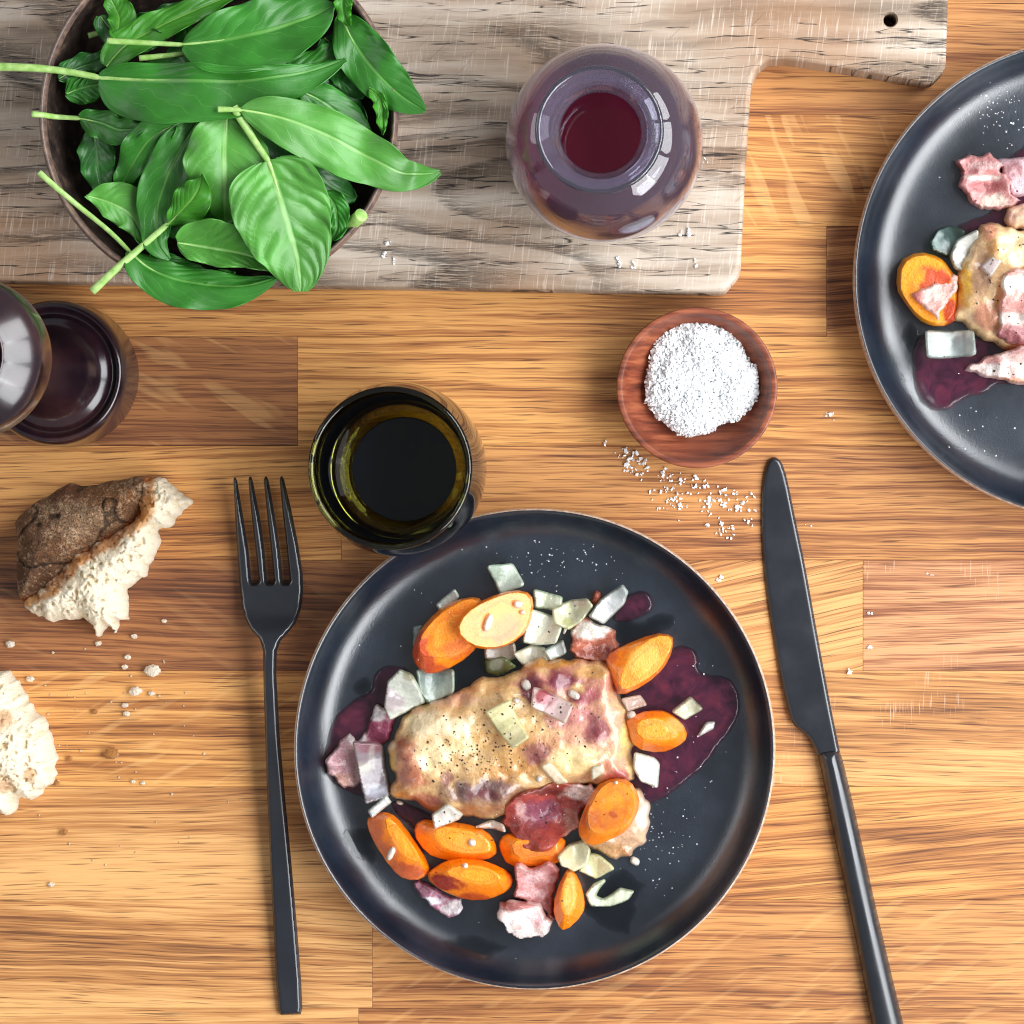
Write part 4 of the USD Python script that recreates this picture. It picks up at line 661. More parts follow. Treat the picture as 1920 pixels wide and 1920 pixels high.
def carrot(hm, out, topf, h, label, patches=(), seed=0, q=85, dz=0, base=(246, 128, 8)):
    zc = PZ + h * .6; rw_ = np.random.default_rng(seed); o = chaikin(WP(out, zc) + rw_.normal(0, .00025, (len(out), 2)), 1); tp = chaikin(WP(topf, zc + h * .4), 1); c = o.mean(0)
    pts = np.vstack([np.c_[c + (o - c) * .80, np.zeros(len(o))], np.c_[o, np.full(len(o), h * .42)], np.c_[c + (o - c) * .97, np.full(len(o), h * .58)], np.c_[tp, np.full(len(tp), h)]])
    t = trimesh.convex.convex_hull(pts); v, f = trimesh.remesh.subdivide_to_size(t.vertices, t.faces, .0011); t = trimesh.Trimesh(v, f); t.merge_vertices()
    trimesh.smoothing.filter_taubin(t, iterations=3); v = np.array(t.vertices)
    face = np.clip((v[:, 2] - h * .86) / (h * .1), 0, 1)
    v[:, 2] += base_plane(hm, v, q, .5) + dz
    n = normals(v, np.array(t.faces)); v = v + n * (fbm(v, 330, seed, 4) * .0004)[:, None]
    col = paint(v, base, patches, mottle=.13, seed=seed, mscale=380)
    pale = lin((252, 156, 44)); w = (face * .55)[:, None]; col = col * (1 - w * .5) + np.where(col[:, 1:2] > .10, pale, col) * w * .5
    tc = tp.mean(0); ev, ex = np.linalg.eigh(np.cov((tp - tc).T)); rr_ = np.sqrt((((v[:, :2] - tc) @ ex) ** 2 / (2.0 * ev)).sum(1)) + fbm(v, 300, seed + 2, 3) * .35
    core = face * np.clip((.62 - rr_) / .12, 0, 1); ring_ = face * np.exp(-((rr_ - .64) / .07) ** 2); skin = (1 - face)
    col = col * (1 + .16 * core * np.array([.3, 1, .6])[:, None]).T if False else col * (1 + core[:, None] * np.array([.02, .16, .25])) * (1 - ring_[:, None] * np.array([.04, .16, .3])) * (1 - skin[:, None] * np.array([.03, .08, .15]))
    put('carrot_slice', (v, np.array(t.faces)), M_CARROT, col=col, label=label, cat='carrot slice', group='carrot slices on the plates')
    u = np.vstack([v, v[t.faces].mean(1)]); hm.add(u)

PUR = (112, 34, 56); DPUR = (70, 24, 44); WHT = (232, 226, 210); REDB = (150, 62, 46)
a1 = lambda x, y, r, c, s: (540 + x * .48958, 940 + y * .48958, (np.array(r) * .48958 if np.ndim(r) else r * .48958), c, s)
PA = lambda L: [a1(*q) for q in L]
# sauce and juice on the dinner plate
pool(H1, A([(1290, 640), (1440, 590), (1500, 545), (1550, 560), (1575, 600), (1570, 645), (1600, 662), (1690, 672), (1722, 715), (1738, 790), (1715, 860), (1655, 930), (1600, 1012), (1540, 1062), (1385, 1178), (1320, 1110), (1250, 900)]), M_SAUCE, 'sauce_pool', 'large pool of purple wine sauce on the right of the dinner plate', 'sauce', .0016, seed=1)
pool(H1, A([(1240, 460), (1300, 425), (1350, 465), (1440, 408), (1492, 432), (1482, 482), (1400, 505), (1340, 545), (1265, 555)]), M_JUICE, 'juice_pool', 'dark clear juice beside the upper right carrot', 'juice', .00035, seed=2)
pool(H1, A([(1250, 400), (1310, 348), (1372, 338), (1408, 380), (1392, 430), (1320, 458), (1240, 470)]), M_SAUCE, 'sauce_pool', 'small purple sauce drop near the top right onion strip', 'sauce', .0014, seed=3)
pool(H1, A([(330, 650), (400, 622), (480, 640), (430, 770), (330, 900), (320, 1150), (250, 1120), (170, 1085), (132, 1000), (150, 900), (180, 820), (250, 755), (325, 730)]), M_SAUCE, 'sauce_pool', 'purple wine sauce pool at the left of the dinner plate', 'sauce', .0014, seed=4)
pool(H1, A([(270, 680), (320, 670), (335, 730), (300, 755), (250, 745), (245, 705)]), M_JUICE, 'juice_pool', 'small dark juice spot left of the pale onion wedge', 'juice', .00035, seed=5)
pool(H1, A([(380, 1130), (560, 1190), (580, 1250), (500, 1270), (420, 1210)]), M_SAUCE, 'sauce_pool', 'purple sauce showing between chicken and the lower left carrots', 'sauce', .0012, seed=6)
pool(H1, A([(1160, 1500), (1210, 1430), (1270, 1395), (1330, 1415), (1345, 1450), (1412, 1466), (1345, 1490), (1335, 1560), (1322, 1650), (1290, 1668), (1220, 1640), (1150, 1600), (1100, 1560)]), M_JUICE, 'juice_pool', 'dark juice around the curled onion ring', 'juice', .00035, seed=7)
pool(H1, A([(590, 1672), (660, 1655), (750, 1662), (880, 1700), (800, 1728), (770, 1765), (660, 1745), (610, 1715)]), M_JUICE, 'juice_pool', 'dark juice smear at the bottom of the dinner plate', 'juice', .00035, seed=8)
pool(H1, A([(195, 1265), (260, 1240), (320, 1255), (345, 1340), (330, 1400), (270, 1372), (215, 1330)]), M_JUICE, 'juice_pool', 'dark juice stain left of the long lower left carrot', 'juice', .00035, seed=9)
pool(H1, A([(770, 240), (860, 228), (890, 260), (900, 300), (800, 340), (768, 280)]), M_JUICE, 'juice_pool', 'dark juice outline around the top onion piece', 'juice', .00035, seed=10)
pool(H1, A([(470, 500), (520, 470), (1060, 560), (1000, 640), (760, 690), (640, 760), (500, 680)]), M_JUICE, 'juice_pool', 'dark wet patch under the upper carrots and onions', 'juice', .00035, seed=12)

def onion(pts, label, base=WHT, patches=(), h=.0022, bend=(0, 1.6), hm=H1, seed=0, F=A, **k):
    lay(hm, 'onion_piece', F(pts), h, .0006, M_ONION, base, patches, label, 'onion piece', 'onion pieces on the plates', rag=.0003, rough=.00045, bend=(bend[0], bend[1] * (.6 + .8 * ((seed * .618) % 1))), seed=seed, cut=2, cutr=.08, mottle=.12, sp=.0006, stripe=.34, tilt=.13, edge=.68, **k)
def bacon(pts, label, base, patches=(), h=.0034, hm=H1, seed=0, F=A, **k):
    lay(hm, 'bacon_piece', F(pts), h, .0009, M_BACON, base, patches, label, 'bacon piece', 'bacon pieces on the plates', rag=.0020, rough=.0013, rscale=330, bend=k.pop('bend', (0, 0)), seed=seed, mottle=.26, mscale=420, cut=0, sp=.0007, stripe=.10, wavy=.0019, **k)
PINK = (196, 138, 132); FAT = (228, 204, 190); GRY = (196, 200, 190)
# bottom layer
onion([(765, 245), (860, 235), (912, 320), (810, 358)], 'topmost onion piece on the dinner plate, green tinged', (206, 216, 200), PA([(800, 270, 40, (120, 146, 124), .6)]), seed=21)
onion([(563, 395), (640, 333), (660, 365), (590, 430)], 'pale onion corner peeping out above the upper left carrot', (212, 214, 208), seed=22)
onion([(478, 480), (512, 474), (520, 540), (476, 560)], 'greyish onion sliver at the left end of the upper left carrot', (150, 160, 160), seed=23)
onion([(492, 640), (640, 640), (640, 730), (540, 778), (505, 730)], 'translucent grey green onion piece under the upper left carrot', (158, 172, 162), PA([(560, 670, 50, (110, 126, 124), .6), (600, 740, 40, (206, 212, 196), .5)]), seed=24)
onion([(750, 560), (870, 535), (876, 600), (830, 620), (755, 605)], 'pinkish onion scrap below the two overlapping carrots', (176, 158, 146), seed=25)
onion([(752, 605), (830, 592), (882, 630), (800, 672), (752, 655)], 'dark green leek piece above the chicken', (66, 78, 46), PA([(800, 620, 22, (150, 158, 146), .7)]), seed=26)
bacon([(1155, 395), (1162, 345), (1180, 335), (1198, 352), (1185, 410)], 'tiny reddish brown bacon tip behind the onions', (128, 56, 36), seed=27)
bacon([(1130, 448), (1200, 478), (1250, 500), (1270, 550), (1225, 615), (1100, 605), (1068, 575), (1078, 510)], 'bacon piece with white fat and browned edge above the chicken', (168, 92, 70), PA([(1160, 490, (80, 35), (234, 216, 204), .95), (1200, 575, (80, 26), (128, 52, 34), .8)]), h=.006, seed=28)
onion([(865, 580), (930, 548), (985, 560), (1000, 612), (900, 632)], 'pale onion piece left of the browned bacon, touching the chicken', (224, 216, 194), seed=29)
onion([(978, 570), (1055, 525), (1070, 580), (1004, 614)], 'small grey white onion piece beside the browned bacon', (204, 206, 204), seed=30)
onion([(940, 335), (1053, 365), (1050, 400), (1020, 420), (940, 410)], 'pale green onion piece right of the topmost carrot', (210, 216, 188), seed=31)
onion([(920, 408), (1010, 436), (1052, 480), (1032, 542), (960, 552), (898, 540)], 'largest white onion square at the upper right of the carrots', (228, 228, 206), h=.003, seed=32)
onion([(1012, 412), (1080, 375), (1148, 370), (1172, 398), (1130, 458), (1075, 492), (1020, 462)], 'yellowish crumpled onion piece between onion square and strip', (226, 220, 184), PA([(1110, 380, 30, (196, 160, 150), .6), (1075, 470, 20, (196, 190, 110), .6)]), seed=33)
onion([(1282, 314), (1306, 345), (1290, 392), (1212, 472), (1150, 440), (1200, 370)], 'glassy onion strip next to the small purple sauce drop', (206, 204, 206), PA([(1280, 340, 34, (150, 164, 166), .6), (1190, 450, 30, (222, 206, 206), .5)]), h=.004, seed=34)
bacon([(238, 885), (262, 920), (292, 1000), (285, 1080), (212, 1105), (150, 1040), (144, 990), (190, 920)], 'mauve ham like bacon piece farthest left on the dinner plate', (178, 132, 136), PA([(200, 1085, 50, (190, 130, 100), .5), (255, 900, 30, (222, 206, 200), .6), (210, 1000, 40, (160, 104, 112), .5)]), seed=35)
bacon([(290, 880), (345, 782), (400, 800), (410, 880), (372, 940), (262, 930)], 'purple stained bacon piece left of the chicken', (128, 48, 74), PA([(330, 800, 40, (216, 202, 200), .8), (270, 900, 24, (214, 196, 192), .7)]), seed=36)
onion([(378, 690), (430, 640), (480, 658), (530, 770), (470, 800), (400, 835), (368, 780)], 'broad white onion wedge stained mauve, left of the translucent one', (220, 220, 208), PA([(400, 760, 48, (178, 150, 164), .75), (470, 660, 30, (128, 112, 72), .7)]), h=.006, seed=37)
onion([(256, 910), (360, 925), (376, 1040), (392, 1130), (300, 1160), (270, 1040)], 'grey purple striped onion strip along the left end of the chicken', (140, 124, 134), PA([(310, 940, (60, 30), (134, 60, 84), .6), (320, 980, (14, 40), (190, 182, 176), .5), (345, 1110, (50, 30), (192, 190, 206), .7), (290, 1020, 30, (176, 170, 150), .5)]), bend=(0, .9), h=.004, seed=38)
bacon([(500, 1450), (540, 1465), (620, 1520), (672, 1522), (668, 1562), (612, 1604), (580, 1572), (520, 1530), (478, 1470)], 'mauve bacon scrap with white edge under the lower left carrots', (150, 92, 110), PA([(640, 1560, (50, 30), (226, 208, 208), .9), (545, 1530, (70, 16), (216, 200, 204), .8)]), seed=39)

# chicken
def chicken(hm, pts, F, label, base, patches, h, e, seed, q=50, lumps=.0024):
    lay(hm, 'chicken_piece', F(pts), h, e, M_CHICKEN, base, patches, label, 'chicken piece', rigid=True, rag=.0016, rough=.0010, rscale=260, seed=seed, mottle=.14, mscale=160, lumps=lumps, q=q, sp=.0008, ridge=.0022)
chicken(H1, [(1330, 1100), (1372, 1140), (1386, 1190), (1380, 1262), (1366, 1320), (1320, 1340), (1310, 1368), (1270, 1366), (1250, 1388), (1160, 1345), (1110, 1300), (1200, 1100)], A, 'smaller pale chicken piece poking out under the right hand carrot', (196, 156, 124), PA([(1220, 1340, (60, 36), (178, 122, 62), .6), (1355, 1200, (26, 70), (236, 214, 200), .6), (1300, 1350, 22, (160, 100, 56), .7)]), .011, .007, 41)
CHP = PA([(1090, 690, (190, 90), (176, 104, 100), .7), (1170, 870, (130, 120), (194, 136, 122), .65), (960, 950, (100, 60), (180, 120, 92), .6), (760, 1120, (210, 66), (120, 84, 68), .75), (450, 1020, (80, 120), (176, 100, 70), .6), (640, 760, (110, 30), (208, 156, 128), .6), (800, 950, (190, 70), (196, 146, 80), .55),
  (560, 860, (120, 60), (240, 220, 186), .6), (600, 980, (170, 60), (236, 214, 170), .6), (760, 1010, (170, 46), (178, 126, 62), .5), (880, 1040, (120, 36), (184, 126, 64), .5),
  (440, 950, (44, 50), (132, 62, 34), .8), (470, 1030, (40, 60), (176, 96, 76), .6), (395, 1000, (20, 60), (226, 180, 60), .7), (390, 930, 24, (238, 214, 176), .7), (420, 1110, (46, 26), (176, 116, 44), .7),
  (520, 1140, (56, 44), (158, 72, 62), .7), (740, 1110, (110, 40), (104, 74, 76), .85), (700, 1190, (160, 30), (128, 84, 60), .6), (610, 1060, 24, (120, 56, 74), .6),
  (1050, 690, (70, 36), PUR, .95), (930, 720, (40, 60), PUR, .95), (1060, 830, (90, 40), (178, 112, 110), .7), (1180, 880, (50, 46), (146, 74, 84), .85), (1130, 740, (70, 40), (150, 66, 78), .8),
  (955, 960, (56, 40), (140, 82, 78), .85), (1000, 620, (110, 20), (186, 122, 34), .8), (1170, 650, (80, 30), (214, 166, 88), .6), (1110, 720, (36, 20), (226, 196, 120), .6), (1250, 660, 34, (214, 150, 140), .5), (1120, 990, (110, 50), (230, 206, 150), .6),
  (1300, 900, (26, 60), (236, 204, 118), .7), (1240, 1020, (60, 46), (206, 124, 110), .7), (1280, 1060, (40, 30), (150, 52, 70), .7), (1200, 1060, (90, 18), (150, 70, 60), .5), (640, 740, (60, 20), (196, 138, 108), .7), (700, 720, (60, 14), (200, 140, 90), .6), (480, 800, (40, 16), (170, 110, 90), .6)])
chicken(H1, [(470, 790), (520, 778), (570, 760), (610, 738), (650, 735), (690, 715), (722, 688), (800, 672), (860, 660), (900, 622), (980, 605), (1050, 612), (1100, 606), (1220, 615), (1255, 655), (1258, 740), (1290, 790), (1318, 880), (1326, 930), (1308, 980), (1332, 1040), (1322, 1085), (1200, 1090), (1130, 1095), (980, 1120), (900, 1160), (860, 1210), (780, 1228), (650, 1222), (560, 1205), (510, 1172), (440, 1148), (378, 1140), (374, 1100), (402, 1060), (380, 1030), (374, 950), (392, 890), (432, 830)], A,
  'large browned chicken thigh with wine sauce in the middle of the dinner plate', (204, 164, 112), CHP, .016, .012, 40, lumps=.0030)

def smear(pts, label, seed): pool(H1, A(pts), M_SMEAR, 'sauce_smear', label, 'sauce', .0005, .0030, seed=seed)
smear([(985, 640), (1040, 612), (1110, 640), (1118, 668), (1060, 690), (1010, 700)], 'wine sauce smear at the top edge of the chicken thigh', 141)
smear([(905, 690), (960, 655), (1010, 700), (985, 760), (940, 790), (905, 750)], 'wine sauce smear left of the purple centred onion', 142)
smear([(1100, 690), (1170, 735), (1150, 770), (1090, 790), (1060, 740)], 'wine sauce smear behind the purple centred onion', 143)
smear([(1145, 865), (1195, 835), (1232, 880), (1220, 925), (1160, 915), (1130, 890)], 'wine sauce stain on the right of the chicken thigh', 144)
smear([(915, 960), (960, 930), (1005, 950), (980, 1000), (925, 1000)], 'brownish wine sauce stain left of the translucent onion wedge', 145)
smear([(680, 1100), (740, 1072), (820, 1085), (850, 1120), (770, 1150), (690, 1145)], 'dark wine sauce stain at the lower edge of the chicken thigh', 146)
smear([(1240, 1030), (1300, 1000), (1325, 1050), (1310, 1075), (1250, 1065)], 'glossy wine sauce at the right end of the chicken thigh', 147)
# carrots and pieces lying round and on the chicken
carrot(H1, A([(690, 362), (748, 376), (745, 470), (733, 560), (650, 625), (540, 672), (488, 640), (471, 575), (485, 520), (530, 455), (600, 400)]), A([(688, 368), (738, 382), (735, 470), (715, 545), (640, 592), (560, 600), (505, 590), (500, 530), (545, 465), (610, 408)]), .0125, 'upper left oblique carrot slice with red stained end', PA([(500, 590, (60, 90), (176, 52, 34), .8), (650, 560, (70, 40), (206, 92, 60), .6), (560, 655, (80, 26), (160, 40, 24), .7)]), 51)
carrot(H1, A([(870, 335), (935, 350), (943, 420), (915, 500), (860, 550), (780, 570), (700, 550), (647, 490), (680, 420), (760, 370)]), A([(868, 342), (928, 356), (936, 420), (908, 495), (855, 542), (780, 560), (705, 543), (656, 490), (688, 424), (762, 378)]), .0085, 'carrot disc lying over its neighbour at the top of the plate', PA([(830, 490, (70, 50), (214, 84, 56), .75), (770, 480, 40, (226, 120, 70), .5)]), 52)
carrot(H1, A([(1400, 503), (1470, 508), (1480, 560), (1442, 640), (1370, 702), (1268, 752), (1250, 700), (1228, 640), (1213, 590), (1280, 550)]), A([(1410, 512), (1466, 516), (1470, 560), (1432, 634), (1362, 690), (1278, 728), (1270, 690), (1290, 620), (1340, 560)]), .014, 'carrot slice at the upper right corner of the chicken', PA([(1225, 590, 34, (190, 74, 44), .7), (1270, 735, 26, (196, 84, 70), .6), (1370, 610, (60, 60), (248, 172, 84), .6)]), 53)
carrot(H1, A([(1385, 798), (1450, 808), (1512, 850), (1536, 905), (1490, 942), (1420, 960), (1330, 946), (1300, 880), (1296, 830)]), A([(1330, 840), (1420, 825), (1480, 870), (1500, 905), (1420, 915), (1340, 905)]), .014, 'carrot piece pointing right into the purple sauce pool', PA([(1480, 860, (40, 30), (246, 170, 100), .6), (1440, 950, (90, 16), (170, 70, 20), .5)]), 54)
carrot(H1, A([(370, 1183), (412, 1210), (480, 1290), (538, 1390), (536, 1440), (480, 1463), (420, 1440), (360, 1360), (308, 1280), (297, 1220), (330, 1195)]), A([(372, 1200), (425, 1245), (500, 1350), (510, 1390), (440, 1360), (380, 1270)]), .015, 'long carrot piece at the lower left of the dinner plate', PA([(330, 1250, (46, 90), (190, 92, 56), .75), (440, 1420, (90, 40), (172, 72, 40), .8), (400, 1330, (30, 80), (208, 100, 40), .5)]), 55)
carrot(H1, A([(500, 1218), (570, 1228), (680, 1238), (760, 1268), (800, 1310), (797, 1365), (700, 1380), (600, 1380), (530, 1345), (475, 1270)]), A([(570, 1245), (680, 1255), (750, 1283), (778, 1315), (770, 1345), (690, 1350), (610, 1335), (560, 1290)]), .014, 'carrot piece right below the left half of the chicken', PA([(500, 1250, 40, (206, 106, 50), .6), (700, 1310, (80, 40), (224, 140, 60), .5), (760, 1370, 40, (180, 80, 40), .5)]), 56)
carrot(H1, A([(810, 1290), (845, 1272), (900, 1285), (1000, 1280), (1062, 1288), (1064, 1345), (1040, 1392), (940, 1402), (840, 1402), (802, 1335)]), A([(850, 1300), (950, 1300), (1030, 1300), (1030, 1350), (940, 1365), (870, 1365)]), .013, 'carrot piece half covered by the dark bacon', PA([(940, 1340, (110, 30), (176, 72, 30), .7), (1030, 1330, 40, (200, 92, 30), .5)]), 57)
carrot(H1, A([(640, 1363), (740, 1366), (820, 1400), (864, 1440), (852, 1490), (770, 1530), (680, 1530), (580, 1490), (526, 1440), (560, 1395)]), A([(640, 1392), (740, 1392), (800, 1420), (820, 1450), (760, 1472), (680, 1460), (600, 1425)]), .016, 'bright carrot piece with a dark red sauce mark at the bottom of the plate', PA([(600, 1465, (66, 34), (150, 34, 22), .95), (680, 1520, (90, 18), (160, 50, 24), .8), (850, 1440, (20, 40), (170, 60, 26), .7)]), 58)
bacon([(880, 1388), (960, 1400), (1000, 1380), (1042, 1410), (1032, 1470), (1012, 1520), (1020, 1610), (960, 1560), (860, 1520), (866, 1450)], 'pink bacon piece in the middle of the lower edge of the food', (182, 118, 116), PA([(960, 1440, (60, 20), (216, 172, 172), .7), (940, 1500, (60, 14), (206, 164, 164), .6), (1000, 1560, 30, (132, 62, 58), .8), (900, 1400, 30, (206, 162, 156), .6)]), h=.006, seed=59)
bacon([(806, 1545), (860, 1532), (925, 1538), (962, 1552), (982, 1600), (1014, 1612), (990, 1662), (970, 1682), (880, 1677), (828, 1652), (806, 1590)], 'lowest bacon piece, white with a rosy upper edge', (232, 206, 200), PA([(870, 1548, (80, 20), (150, 72, 68), .9), (940, 1610, (36, 40), (222, 164, 166), .7), (885, 1632, 12, (190, 130, 120), .7), (870, 1600, (40, 24), (240, 228, 222), .6)]), h=.011, seed=60)
carrot(H1, A([(1075, 1397), (1112, 1440), (1142, 1530), (1130, 1582), (1060, 1660), (1030, 1622), (1009, 1550), (1040, 1450)]), A([(1072, 1425), (1098, 1480), (1092, 1545), (1062, 1600), (1040, 1545), (1050, 1470)]), .015, 'kite shaped carrot piece at the lower end of the food', PA([(1075, 1500, (22, 70), (250, 186, 110), .6)]), 61)
onion([(1110, 1412), (1150, 1345), (1190, 1348), (1256, 1404), (1180, 1452)], 'pale yellow green onion petal right of the garlic curl', (224, 220, 172), h=.004, seed=62)
onion([(1036, 1350), (1075, 1310), (1132, 1294), (1160, 1330), (1152, 1390), (1100, 1412), (1052, 1388)], 'cream onion curl on the carrot half covered by bacon', (232, 226, 186), PA([(1070, 1350, 26, (190, 160, 90), .4)]), h=.003, bend=(0, .9), seed=63)
onion([(1138, 1500), (1170, 1462), (1212, 1444), (1218, 1456), (1192, 1486), (1180, 1512), (1204, 1524), (1240, 1502), (1270, 1480), (1328, 1494), (1302, 1530), (1230, 1556), (1160, 1552)], 'curled half ring of pale onion at the lower right of the food', (222, 226, 198), h=.0035, bend=(0, 0), seed=64)
onion([(1278, 750), (1350, 738), (1378, 780), (1300, 806)], 'pinkish onion piece between the two right hand carrots', (216, 186, 174), seed=65)
onion([(1468, 802), (1540, 746), (1592, 795), (1520, 838)], 'pale onion chunk sitting in the purple sauce pool', (216, 212, 186), PA([(1580, 790, 24, (150, 130, 100), .5)]), h=.005, seed=66)
onion([(1563, 906), (1600, 846), (1637, 842), (1632, 872)], 'small pointed white onion sliver rightmost in the sauce pool', (232, 224, 222), h=.003, seed=67)
onion([(1328, 955), (1400, 975), (1424, 1005), (1417, 1100), (1348, 1072), (1322, 1020)], 'white onion square at the right edge of the chicken', (230, 232, 226), h=.004, seed=68)
bacon([(1000, 1075), (1058, 1068), (1080, 1086), (1130, 1088), (1160, 1073), (1185, 1098), (1206, 1122), (1196, 1152), (1130, 1188), (1112, 1250), (1020, 1312), (930, 1342), (868, 1282), (813, 1222), (838, 1150), (900, 1100)], 'dark red crisp bacon lying across the front of the chicken', (146, 52, 42), PA([(1130, 1120, (76, 34), (232, 200, 190), .95), (960, 1190, (90, 50), (116, 58, 80), .8), (890, 1180, (20, 40), (206, 160, 154), .7), (900, 1250, (60, 50), (120, 44, 42), .6), (1090, 1230, (36, 60), (196, 140, 120), .6), (1010, 1080, (60, 14), (150, 66, 26), .8), (970, 1110, (90, 18), (88, 24, 18), .8)]), h=.004, seed=69)
carrot(H1, A([(1240, 1052), (1310, 1060), (1347, 1120), (1342, 1190), (1302, 1250), (1240, 1290), (1160, 1317), (1103, 1265), (1128, 1180), (1178, 1090)]), A([(1242, 1062), (1302, 1070), (1334, 1122), (1330, 1186), (1294, 1238), (1240, 1262), (1180, 1266), (1150, 1240), (1150, 1180), (1190, 1100)]), .011, 'carrot slice leaning on the lower right corner of the chicken', PA([(1200, 1220, (80, 34), (186, 78, 26), .75), (1270, 1190, (40, 22), (170, 66, 24), .6), (1260, 1120, (60, 40), (246, 160, 50), .5)]), 70, q=70)
onion([(950, 695), (1102, 770), (1072, 847), (938, 782)], 'purple centred onion piece on the upper right of the chicken', (216, 184, 186), PA([(985, 755, (46, 40), (140, 30, 52), .95)]), h=.0035, seed=71)
onion([(760, 795), (862, 746), (880, 800), (937, 890), (872, 937), (832, 900)], 'pale yellow peppered onion slab in the middle of the chicken', (232, 222, 168), h=.003, seed=72)
onion([(973, 1000), (1010, 984), (1082, 1070), (1030, 1078)], 'translucent onion wedge on the chicken above the dark bacon', (228, 206, 178), seed=73)
onion([(1165, 1010), (1212, 992), (1218, 1030), (1165, 1062)], 'small whitish onion patch on the right of the chicken', (232, 224, 204), h=.0015, seed=74)
onion([(555, 1190), (622, 1145), (679, 1190), (660, 1212), (570, 1249)], 'white peppered onion piece on the lower edge of the chicken', (230, 220, 212), h=.004, seed=75)
onion([(308, 1180), (382, 1118), (402, 1150), (330, 1208)], 'white onion end touching the top of the long lower left carrot', (220, 218, 218), h=.003, seed=76)
onion([(720, 1240), (780, 1215), (830, 1232), (840, 1262), (770, 1250)], 'thin pinkish onion sliver under the front edge of the chicken', (206, 180, 170), seed=77)

GB = [(888, 392, 'garlic bit on the upper edge of the topmost carrot', 20, 16), (778, 462, 'oblong garlic bit in the middle of the topmost carrot', 18, 38), (905, 422, 'tiny garlic bit at the right edge of the topmost carrot', 14, 9), (918, 700, 'garlic bit in the purple sauce at the top of the chicken', 19, 22), (1100, 735, 'garlic bit right of the purple centred onion', 27, 16), (885, 756, 'garlic bit just above the pale yellow onion slab', 16, 14), (970, 1055, 'round garlic bit left of the translucent wedge', 13, 13), (403, 1342, 'garlic bit on the long lower left carrot', 15, 32), (690, 1380, 'garlic bit on the top edge of the bright lower carrot', 13, 11), (714, 1298, 'garlic bit on the carrot below the chicken', 17, 15), (1327, 1380, 'garlic bit alone on the plate below the small chicken piece', 22, 16), (1318, 815, 'garlic bit on the carrot that points into the sauce', 20, 16), (1262, 1066, 'garlic bit on the carrot at the lower right of the chicken', 9, 8), (1062, 494, 'thin white garlic sliver beside the browned bacon', 7, 20), (426, 1156, 'pale garlic bit at the lower left tip of the chicken', 18, 9)]
for k, (x, y, lb, w, h) in enumerate(GB):
    r = np.random.default_rng(k); an = r.uniform(-.5, .5) + (0.35 if h > 25 else 0); q = [(-w, -h), (w * .8, -h * 1.05), (w, h * .8), (-w * .85, h)]
    pts = [(x + .95 * (math.cos(an) * a_ - math.sin(an) * b_), y + .95 * (math.sin(an) * a_ + math.cos(an) * b_)) for a_, b_ in q]
    lay(H1, 'garlic_bit', A(pts), .0022, .0009, M_ONION, (238, 226, 214), (), lb, 'garlic bit', 'chopped garlic on the dinner plate', rigid=True, rag=.0002, rough=.0002, sp=.0006, seed=100 + k, q=60)

# second plate
b1 = lambda x, y, r, c, s: (1560 + x * .4478, 100 + y * .4478, (np.array(r) * .4478 if np.ndim(r) else r * .4478), c, s)
PB = lambda L: [b1(*q) for q in L]
pool(H2, Q([(330, 1290), (345, 1200), (390, 1160), (560, 1180), (700, 1200), (950, 1250), (950, 1430), (860, 1420), (760, 1385), (700, 1378), (640, 1430), (560, 1440), (480, 1505), (400, 1492), (340, 1420)]), M_SAUCE, 'sauce_pool', 'purple wine sauce at the lower left of the right hand plate', 'sauce', .0016, seed=31)
pool(H2, Q([(500, 730), (600, 690), (700, 650), (700, 480), (780, 400), (850, 365), (1000, 380), (1000, 760), (600, 780)]), M_SAUCE, 'sauce_pool', 'purple wine sauce behind the bacon on the right hand plate', 'sauce', .0014, seed=32)
pool(H2, Q([(285, 1130), (340, 1110), (370, 1200), (330, 1280), (290, 1230)]), M_JUICE, 'juice_pool', 'dark juice left of the glassy onion on the right hand plate', 'juice', .00035, seed=33)
pool(H2, Q([(275, 1350), (300, 1330), (330, 1450), (385, 1490), (370, 1530), (300, 1430)]), M_JUICE, 'juice_pool', 'thin dark juice streak along the lower left cove of the right hand plate', 'juice', .00035, seed=34)
onion([(405, 790), (440, 735), (500, 715), (560, 745), (540, 830), (480, 855), (415, 830)], 'dark green leek piece above the carrot on the right hand plate', (48, 66, 60), PB([(480, 780, 50, (96, 124, 122), .6)]), h=.004, hm=H2, F=Q, seed=81)
onion([(388, 1160), (592, 1158), (600, 1270), (390, 1282)], 'glassy rectangular onion piece in sauce on the right hand plate', (190, 198, 198), PB([(560, 1220, (50, 60), (110, 112, 120), .7), (420, 1200, (40, 60), (224, 228, 224), .5)]), h=.004, hm=H2, F=Q, seed=82)
bacon([(690, 450), (804, 435), (900, 450), (900, 620), (750, 600)], 'mauve bacon strip at the right edge, behind the striped bacon', (190, 150, 156), PB([(760, 480, 40, (150, 90, 90), .6)]), hm=H2, F=Q, seed=83)
onion([(490, 850), (520, 780), (610, 740), (620, 850), (570, 930), (512, 905)], 'smooth white onion piece at the left corner of the cut off chicken', (232, 230, 224), h=.005, hm=H2, F=Q, seed=84)
